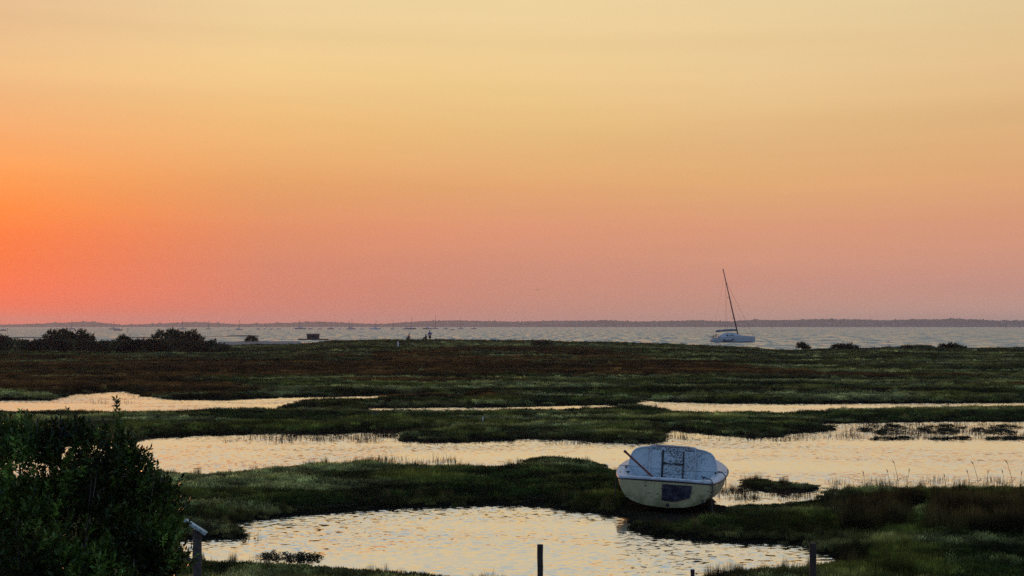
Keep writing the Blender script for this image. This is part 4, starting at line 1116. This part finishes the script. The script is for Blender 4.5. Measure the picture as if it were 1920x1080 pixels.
# ------------------------------------------------------------------ the stranded boat
bx_d = 26.35
tc_ = at(1246, 951, bx_d)
boat = empty('small_cabin_boat', (tc_.x, tc_.y, tc_.z), (R(.5), R(2.7), R(-11.5)))
tag(boat, 'old cream and white cabin boat aground on the marsh, stern towards the viewer', 'boat')
ST = [  # Y, half beam at gunwale, gunwale z, keel z
 (0.0, .875, .52, .00), (.35, .955, .52, -.02), (.8, 1.02, .52, -.05), (1.5, 1.07, .54, -.08), (2.3, 1.04, .55, -.08), (3.1, .88, .56, -.05), (3.8, .64, .57, .0), (4.4, .34, .59, .12), (4.75, .05, .61, .3)]
SEC = [(0, 0), (.30, .02), (.55, .09), (.76, .22), (.90, .42), (.965, .66), (1.0, 1.0)]
def hull_pt(Y, hb, zt, zk, j):
    f, g = SEC[j]; return (hb * f, Y, zk + (zt - zk) * g)
V = []; F = []; MI = []
nS = len(SEC)
for (Y, hb, zt, zk) in ST:
    for j in range(nS - 1, 0, -1):
        p_ = hull_pt(Y, hb, zt, zk, j); V.append((-p_[0], p_[1], p_[2]))
    for j in range(nS): V.append(hull_pt(Y, hb, zt, zk, j))
w_ = 2 * nS - 1
for i in range(len(ST) - 1):
    for j in range(w_ - 1):
        F.append((i * w_ + j, i * w_ + j + 1, (i + 1) * w_ + j + 1, (i + 1) * w_ + j))
        jj = min(j, w_ - 2 - j); MI.append(0 if jj < 3 else 1)
hull = link_mesh('hull', V, F, [M['cream'], M['antifoul']], boat, True)
hull.data.polygons.foreach_set('material_index', MI)
md = hull.modifiers.new('thick', 'SOLIDIFY'); md.thickness = .02; md.offset = 1
# smooth transom panel (rounded corners come from the section)
trp = [V[i] for i in range(w_)]
ol = [(p_[0], p_[2]) for p_ in trp]
# densify the outline
def dens(ol, n=6):
    out = []
    m_ = len(ol)
    for i in range(m_ - 1):
        p0 = ol[max(i - 1, 0)]; p1 = ol[i]; p2 = ol[i + 1]; p3 = ol[min(i + 2, m_ - 1)]
        for k_ in range(n):
            t = k_ / n
            out.append(tuple(.5 * (2 * p1[a] + (-p0[a] + p2[a]) * t + (2 * p0[a] - 5 * p1[a] + 4 * p2[a] - p3[a]) * t * t + (-p0[a] + 3 * p1[a] - 3 * p2[a] + p3[a]) * t ** 3) for a in (0, 1)))
    out.append(ol[-1]); return out
prism('transom', dens(ol), -.03, M['cream'], boat, 'y', (0, .0, 0))
# motor pad and drain on the transom, set proud of it
prism('motor_pad', [(-.055, .44), (-.055, .14), (.17, .12), (.47, .215), (.50, .44)], -.03, M['board'], boat, 'y', (0, -.032, 0))
tube('drain', [(.06, -.03, .055), (.06, -.055, .055)], .032, M['rubber'], boat, 12)
# rounded white gunwale
def ring(inner):
    L1 = []
    for (Y, hb, zt, zk) in ST: L1.append((hb, Y, zt))
    return L1
rub = [(-hb - .012, Y, zt - .03) for (Y, hb, zt, zk) in reversed(ST)] + [(hb + .012, Y, zt - .03) for (Y, hb, zt, zk) in ST]
gl_pts = rub[:len(ST)] + rub[len(ST):]
left_ = [(-hb - .012, Y - (.03 if i == 0 else 0), zt - .026) for i, (Y, hb, zt, zk) in enumerate(ST)]
right_ = [(-a_, b_, c_) for a_, b_, c_ in left_]
def smooth_path(pts, n=4):
    out = []
    m_ = len(pts)
    for i in range(m_ - 1):
        p0, p1, p2, p3 = pts[max(i - 1, 0)], pts[i], pts[i + 1], pts[min(i + 2, m_ - 1)]
        for k_ in range(n):
            t = k_ / n
            out.append(tuple(.5 * (2 * p1[a] + (-p0[a] + p2[a]) * t + (2 * p0[a] - 5 * p1[a] + 4 * p2[a] - p3[a]) * t * t + (-p0[a] + 3 * p1[a] - 3 * p2[a] + p3[a]) * t ** 3) for a in (0, 1, 2)))
    out.append(pts[-1]); return out
tube('rubbing_strake', smooth_path(list(reversed(left_))) + smooth_path(right_), .016, M['rubber'], boat, 6)
# deck moulding: outer edge -> inner coaming edge, all round the cockpit; then the coaming wall down to the sole
def deck_strip():
    V = []; F = []
    CO = [(0.0, .075), (.35, .17), (.8, .20), (1.5, .21)]
    def inner(Y, hb):
        w0 = np.interp(Y, [c[0] for c in CO], [c[1] for c in CO]); return hb - w0
    Ys = np.concatenate([np.linspace(.0, 1.5, 14)])
    rows = []
    for s_ in (-1, 1):
        rr_ = []
        for Y in Ys:
            hb = np.interp(Y, [s[0] for s in ST], [s[1] for s in ST]); zt = np.interp(Y, [s[0] for s in ST], [s[2] for s in ST])
            # rounded plan corner at the stern of the opening
            wi = inner(Y, hb) - .22 * max(0, 1 - Y / .3) ** 2
            rr_.append([(s_ * (hb + .02), Y - .03, zt - .018), (s_ * (hb + .014), Y - .03, zt + .008), (s_ * (hb - .015), Y - .03, zt + .022), (s_ * wi, max(Y, .09), zt + .024), (s_ * (wi - .02), max(Y, .10), zt + .005), (s_ * min(wi - .06, .60), max(Y, .12), .20)])
        rows.append(rr_)
    for s_i, rr_ in enumerate(rows):
        o = len(V); n_ = len(rr_[0])
        for r_ in rr_: V += r_
        for i in range(len(rr_) - 1):
            for j in range(n_ - 1):
                f = (o + i * n_ + j, o + i * n_ + j + 1, o + (i + 1) * n_ + j + 1, o + (i + 1) * n_ + j)
                F.append(f)
    ob = link_mesh('side_deck', V, F, M['white_deck'], boat, True)
    return ob
deck_strip()
# stern rail across the transom top and foredeck
xs_ = np.linspace(-.89, .89, 15)
V = []; F = []
for i, xx in enumerate(xs_):
    zz = .52 + .012 * (1 - (xx / .89) ** 2)
    dr = .05 + .3 * (1 - (abs(xx) / .89) ** 4); V += [(xx, -.045, zz - .022), (xx, -.05, zz + .005), (xx, -.03, zz + .020), (xx, .07, zz + .018), (xx, .085, zz - .0), (xx * .9, .12, zz - dr)]
    if i:
        o = (i - 1) * 6
        F += [(o + j, o + 6 + j, o + 7 + j, o + 1 + j) for j in range(5)]
link_mesh('stern_rail', V, F, M['white_deck'], boat, True)
box('cockpit_sole', (0, .8, .15), (1.5, 1.5, .03), M['speckled'], boat)
for s_ in (-1, 1): box('bench', (s_ * .62, .85, .27), (.32, 1.25, .22), M['speckled'], boat, bevel=.03)
V = []; F = []
for i, Y in enumerate(np.linspace(1.5, 4.7, 12)):
    hb = np.interp(Y, [s[0] for s in ST], [s[1] for s in ST]); zt = np.interp(Y, [s[0] for s in ST], [s[2] for s in ST])
    V += [(-hb - .01, Y, zt - .01), (-hb, Y, zt + .025), (-hb * .5, Y, zt + .06), (0, Y, zt + .075), (hb * .5, Y, zt + .06), (hb, Y, zt + .025), (hb + .01, Y, zt - .01)]
    if i:
        o = (i - 1) * 7; F += [(o + j, o + j + 1, o + 8 + j, o + 7 + j) for j in range(6)]
link_mesh('foredeck', V, F, M['white_deck'], boat, True)
# cabin trunk
half = [(.60, .16), (.80, .34), (.865, .50), (.865, .64), (.835, .78), (.78, .88), (.68, .94), (.50, .975), (.25, .995), (0, 1.003)]
outl = dens([(-a_, b_) for a_, b_ in half] + [(a_, b_) for a_, b_ in reversed(half[:-1])], 4)
V = []; F = []
cs = [(1.5, .995, 0), (1.75, .95, -.035), (2.3, .88, -.14), (2.9, .76, -.28), (3.4, .60, -.42), (3.7, .45, -.52)]
for (Y, sx2, dz) in cs:
    for a_, b_ in outl: V.append((a_ * sx2, Y, b_ + dz * max(0, (b_ - .4) / .6)))
n_ = len(outl)
for i in range(len(cs) - 1):
    for j in range(n_ - 1): F.append((i * n_ + j, i * n_ + j + 1, (i + 1) * n_ + j + 1, (i + 1) * n_ + j))
F.append(tuple((len(cs) - 1) * n_ + j for j in range(n_)))
cabin = link_mesh('cabin', V, F, M['white_deck'], boat, True)
prism('cabin_bulkhead', outl, -.035, M['speckled'], boat, 'y', (0, 1.5, 0))
# lip round the bulkhead edge
tube('bulkhead_lip', [(a_, 1.465, b_) for a_, b_ in outl], .017, M['speckled'], boat, 6)
# companionway: proud centre panel with two tracks, washboards and a bar
for s_ in (-1, 1): box('door_frame', (s_ * .33, 1.445, .60), (.22, .045, .78), M['speckled'], boat, bevel=.008)
for zc, hz in ((.335, .24), (.565, .20), (.80, .25)):
    box('washboard', (.01, 1.452, zc), (.385, .03, hz), M['speckled'], boat, bevel=.004)
box('panel_head', (0, 1.445, .957), (.88, .045, .07), M['speckled'], boat, bevel=.006)
for xx in (-.198, .216): box('track', (xx, 1.432, .62), (.020, .05, .62), M['rubber'], boat)
for xx in (-.448, .448): box('panel_edge', (xx, 1.435, .60), (.030, .07, .82), M['white_deck'], boat)
tube('handle_bar', [(-.17, 1.43, .672), (-.16, 1.40, .672), (.17, 1.40, .665), (.19, 1.43, .665)], .011, M['rubber'], boat, 8)
tube('latch', [(-.155, 1.385, .675), (-.155, 1.43, .675)], .026, M['rubber'], boat, 10)
tube('deck_fitting', [(.02, 1.40, .955), (.02, 1.43, .955)], .012, M['rubber'], boat, 8)
# sliding hatch on the roof
V = []; F = []
hx = np.linspace(-.44, .44, 11)
for i, xx in enumerate(hx):
    zz = 1.0 + .018 * (1 - (xx / .44) ** 2)
    V += [(xx, 1.44, zz - .03), (xx, 1.44, zz + .02), (xx, 1.85, zz - .045), (xx, 1.85, zz - .08)]
    if i:
        o = (i - 1) * 4; F += [(o + j, o + 4 + j, o + 4 + (j + 1) % 4, o + (j + 1) % 4) for j in range(4)]
F += [(3, 2, 1, 0), (40, 41, 42, 43)]
link_mesh('sliding_hatch', V, F, M['white_deck'], boat)
box('hatch_seal', (0, 1.436, 1.0), (.70, .012, .016), M['red_wood'], boat)
# cleats, eyes and lines
def cleat(x_, y_, z_, rot=0):
    o = box('cleat', (x_, y_, z_ + .035), (.09, .025, .02), M['rubber'], boat, rot=(0, 0, rot), bevel=.006)
    tube('cleat_foot', [(x_, y_, z_), (x_, y_, z_ + .03)], .016, M['rubber'], o, 6)
cleat(-.74, .16, .57, .6); cleat(-.87, .95, .57, 1.2); cleat(.70, .06, .575, -.2); cleat(.88, .95, .57, -1.3)
tubes('cord', [([(-.86, 1.2, .60), (-.3, 1.22, .575), (.3, 1.22, .57), (.88, 1.2, .59)], .004)], M['rope'], boat, 4)
tubes('mooring_line', [(smooth_path([(.70, .05, .60), (.76, -.02, .60), (.86, -.06, .575), (.885, -.09, .47), (.885, -.09, .25), (.90, -.1, .05), (.93, -.15, -.1)], 5), .010)], M['rope'], boat, 6)
tubes('mooring_line', [(smooth_path([(.90, .95, .60), (1.0, .9, .62), (1.08, .8, .55), (1.10, .75, .35), (1.14, .7, .22)], 5), .009)], M['rope'], boat, 6)
tubes('mooring_line', [(smooth_path([(-.92, .5, .56), (-.98, .4, .45), (-.99, .3, .2), (-.97, .25, .12)], 5), .008)], M['rope'], boat, 6)
box('keel', (0, 2.2, -.11), (.06, 3.4, .12), M['antifoul'], boat)
# oar leaning out over the port quarter
bm4 = Euler((R(.5), R(2.7), R(-11.5))).to_matrix().to_4x4(); bm4.translation = boat.location
pa, pb = bm4 @ Vector((-.82, .12, 1.0)), bm4 @ Vector((.06, .55, .19))
oar = empty('oar', pb); tag(oar, 'red brown wooden oar leaning out of the stranded boat over its left stern corner', 'oar')
tube('shaft', [Vector((0, 0, 0)), (pa - pb) * .5, (pa - pb) * .97], [.020, .021, .022], M['red_wood'], oar, 8)
tube('grip', [(pa - pb) * .97, (pa - pb) * 1.0, (pa - pb) * 1.01], [.026, .027, .016], M['red_wood'], oar, 8)

# ------------------------------------------------------------------ posts near the camera
def rough_post(name, px, toprow, d, wpx, label, m, parent_empty=True, lean=(0, 0)):
    t_ = at(px, toprow, d); g = gz(t_.x, d)
    e = empty(name, (t_.x, d, g)); tag(e, label, 'post')
    H = t_.z - g; r = wpx / 2 / FPX * d
    pts = []; rad = []
    for i in range(9):
        f = i / 8
        pts.append((lean[0] * (1 - f) + random.uniform(-.1, .1) * r, lean[1] * (1 - f), -.3 + (H + .3) * f)); rad.append(r * (1.08 - .1 * f + random.uniform(-.05, .05)))
    V, F = tube_geo(pts, rad, 12)
    V2 = []
    for i, v in enumerate(V):
        c_ = Vector(pts[i // 12]); k_ = 1 + .16 * (mnoise.noise(Vector(((i % 12) * 1.9, v.z * 1.2, d))) )
        V2.append(c_ + (Vector(v) - c_) * k_)
    link_mesh('post', V2, F, m, e, False)
    return e, H, r
rough_post('stake', 1013, 1021, 18.4, 11, 'slim wooden stake in the front pond at the bottom middle', M['post_wood'])
rough_post('stake', 1524, 1018, 18.6, 13, 'thicker dark wooden stake at the right end of the front pond', M['post_wood'])
rough_post('stake', 1299, 1068, 18.8, 8, 'short thin stake tip just showing at the bottom edge of the pond', M['post_wood'])
e, H, r = rough_post('weathered_post', 369, 992, 17.2, 17, 'split grey driftwood post with a tilted pale board on top, beside the shrub', M['driftwood'], lean=(.02, 0))
kk_ = 17.2 / FPX
box('cap_board', (-.5 * kk_, -.05, H + .035), (48 * kk_, .10, .036), M['cap'], e, rot=(0, R(33), 0), bevel=.006)
tube('side_branch', [(0, -.02, H - .42), (-.08, -.06, H - .36), (-.19, -.08, H - .26)], [.028, .022, .012], M['driftwood'], e, 7)
tube('knot', [(-.01, -r * 1.1, H - .33), (.0, -r * 1.5, H - .335)], [.022, .015], M['driftwood'], e, 8)

# tall seeding stalks on the right bank
def stalk(px, base, top, lean, label):
    b = P(px, base, .15); g = gz(b[0], b[1]); kz = b[1] / FPX
    e = empty('grass_stalk', (b[0], b[1], g)); tag(e, label, 'grass stalk', 'tall seeding stalks on the right bank')
    H = (base - top) * kz + .1
    tube('stem', [(0, 0, -.05), (lean * .3, 0, H * .5), (lean, 0, H)], [.006, .005, .003], M['stalk'], e, 5)
    tube('seed_head', [(lean, 0, H), (lean * 1.15, 0, H + .04), (lean * 1.4 - .01, 0, H + .08)], [.005, .010, .003], M['stalk'], e, 5)
    tube('leaf', [(lean * .2, 0, H * .35), (lean * .2 + .07, 0, H * .5), (lean * .2 + .16, 0, H * .48)], [.006, .005, .002], M['stalk'], e, 4)
M['stalk'] = simple('dry reed stem', (.12, .085, .05), .8, .2, 20, bump=0)
for px_, tp_, ln, lb in ((1686, 873, -.1, 'tallest stalk left of the gap, bent head towards the boat'), (1700, 888, .05, 'stalk just right of the tallest one in the left cluster'), (1669, 890, -.05, 'stalk on the left side of the left cluster'), (1622, 893, -.03, 'lone stalk left of the left cluster'),
                 (1836, 873, -.12, 'tallest stalk of the middle cluster'), (1849, 890, .04, 'shorter stalk just right of the middle cluster leader'), (1820, 889, -.06, 'stalk on the left of the middle cluster'), (1774, 897, -.03, 'short lone stalk between the clusters'),
                 (1900, 872, -.12, 'tallest stalk of the right cluster by the frame edge'), (1912, 892, .04, 'short stalk nearest the right edge of the picture'), (1885, 890, -.05, 'stalk on the left of the right cluster')):
    stalk(px_, 915, tp_, ln, lb)

# ------------------------------------------------------------------ haze
m, nt = mat('evening haze'); out = N(nt, 'ShaderNodeOutputMaterial'); pv = N(nt, 'ShaderNodeVolumePrincipled')
pv.inputs['Color'].default_value = (.80, .77, .84, 1); pv.inputs['Density'].default_value = .00012; pv.inputs['Anisotropy'].default_value = .5
nt.links.new(pv.outputs[0], out.inputs['Volume'])
hz = box('haze', (0, 3150, 21), (8200, 6500, 46), m)
tag(hz, kind='stuff')
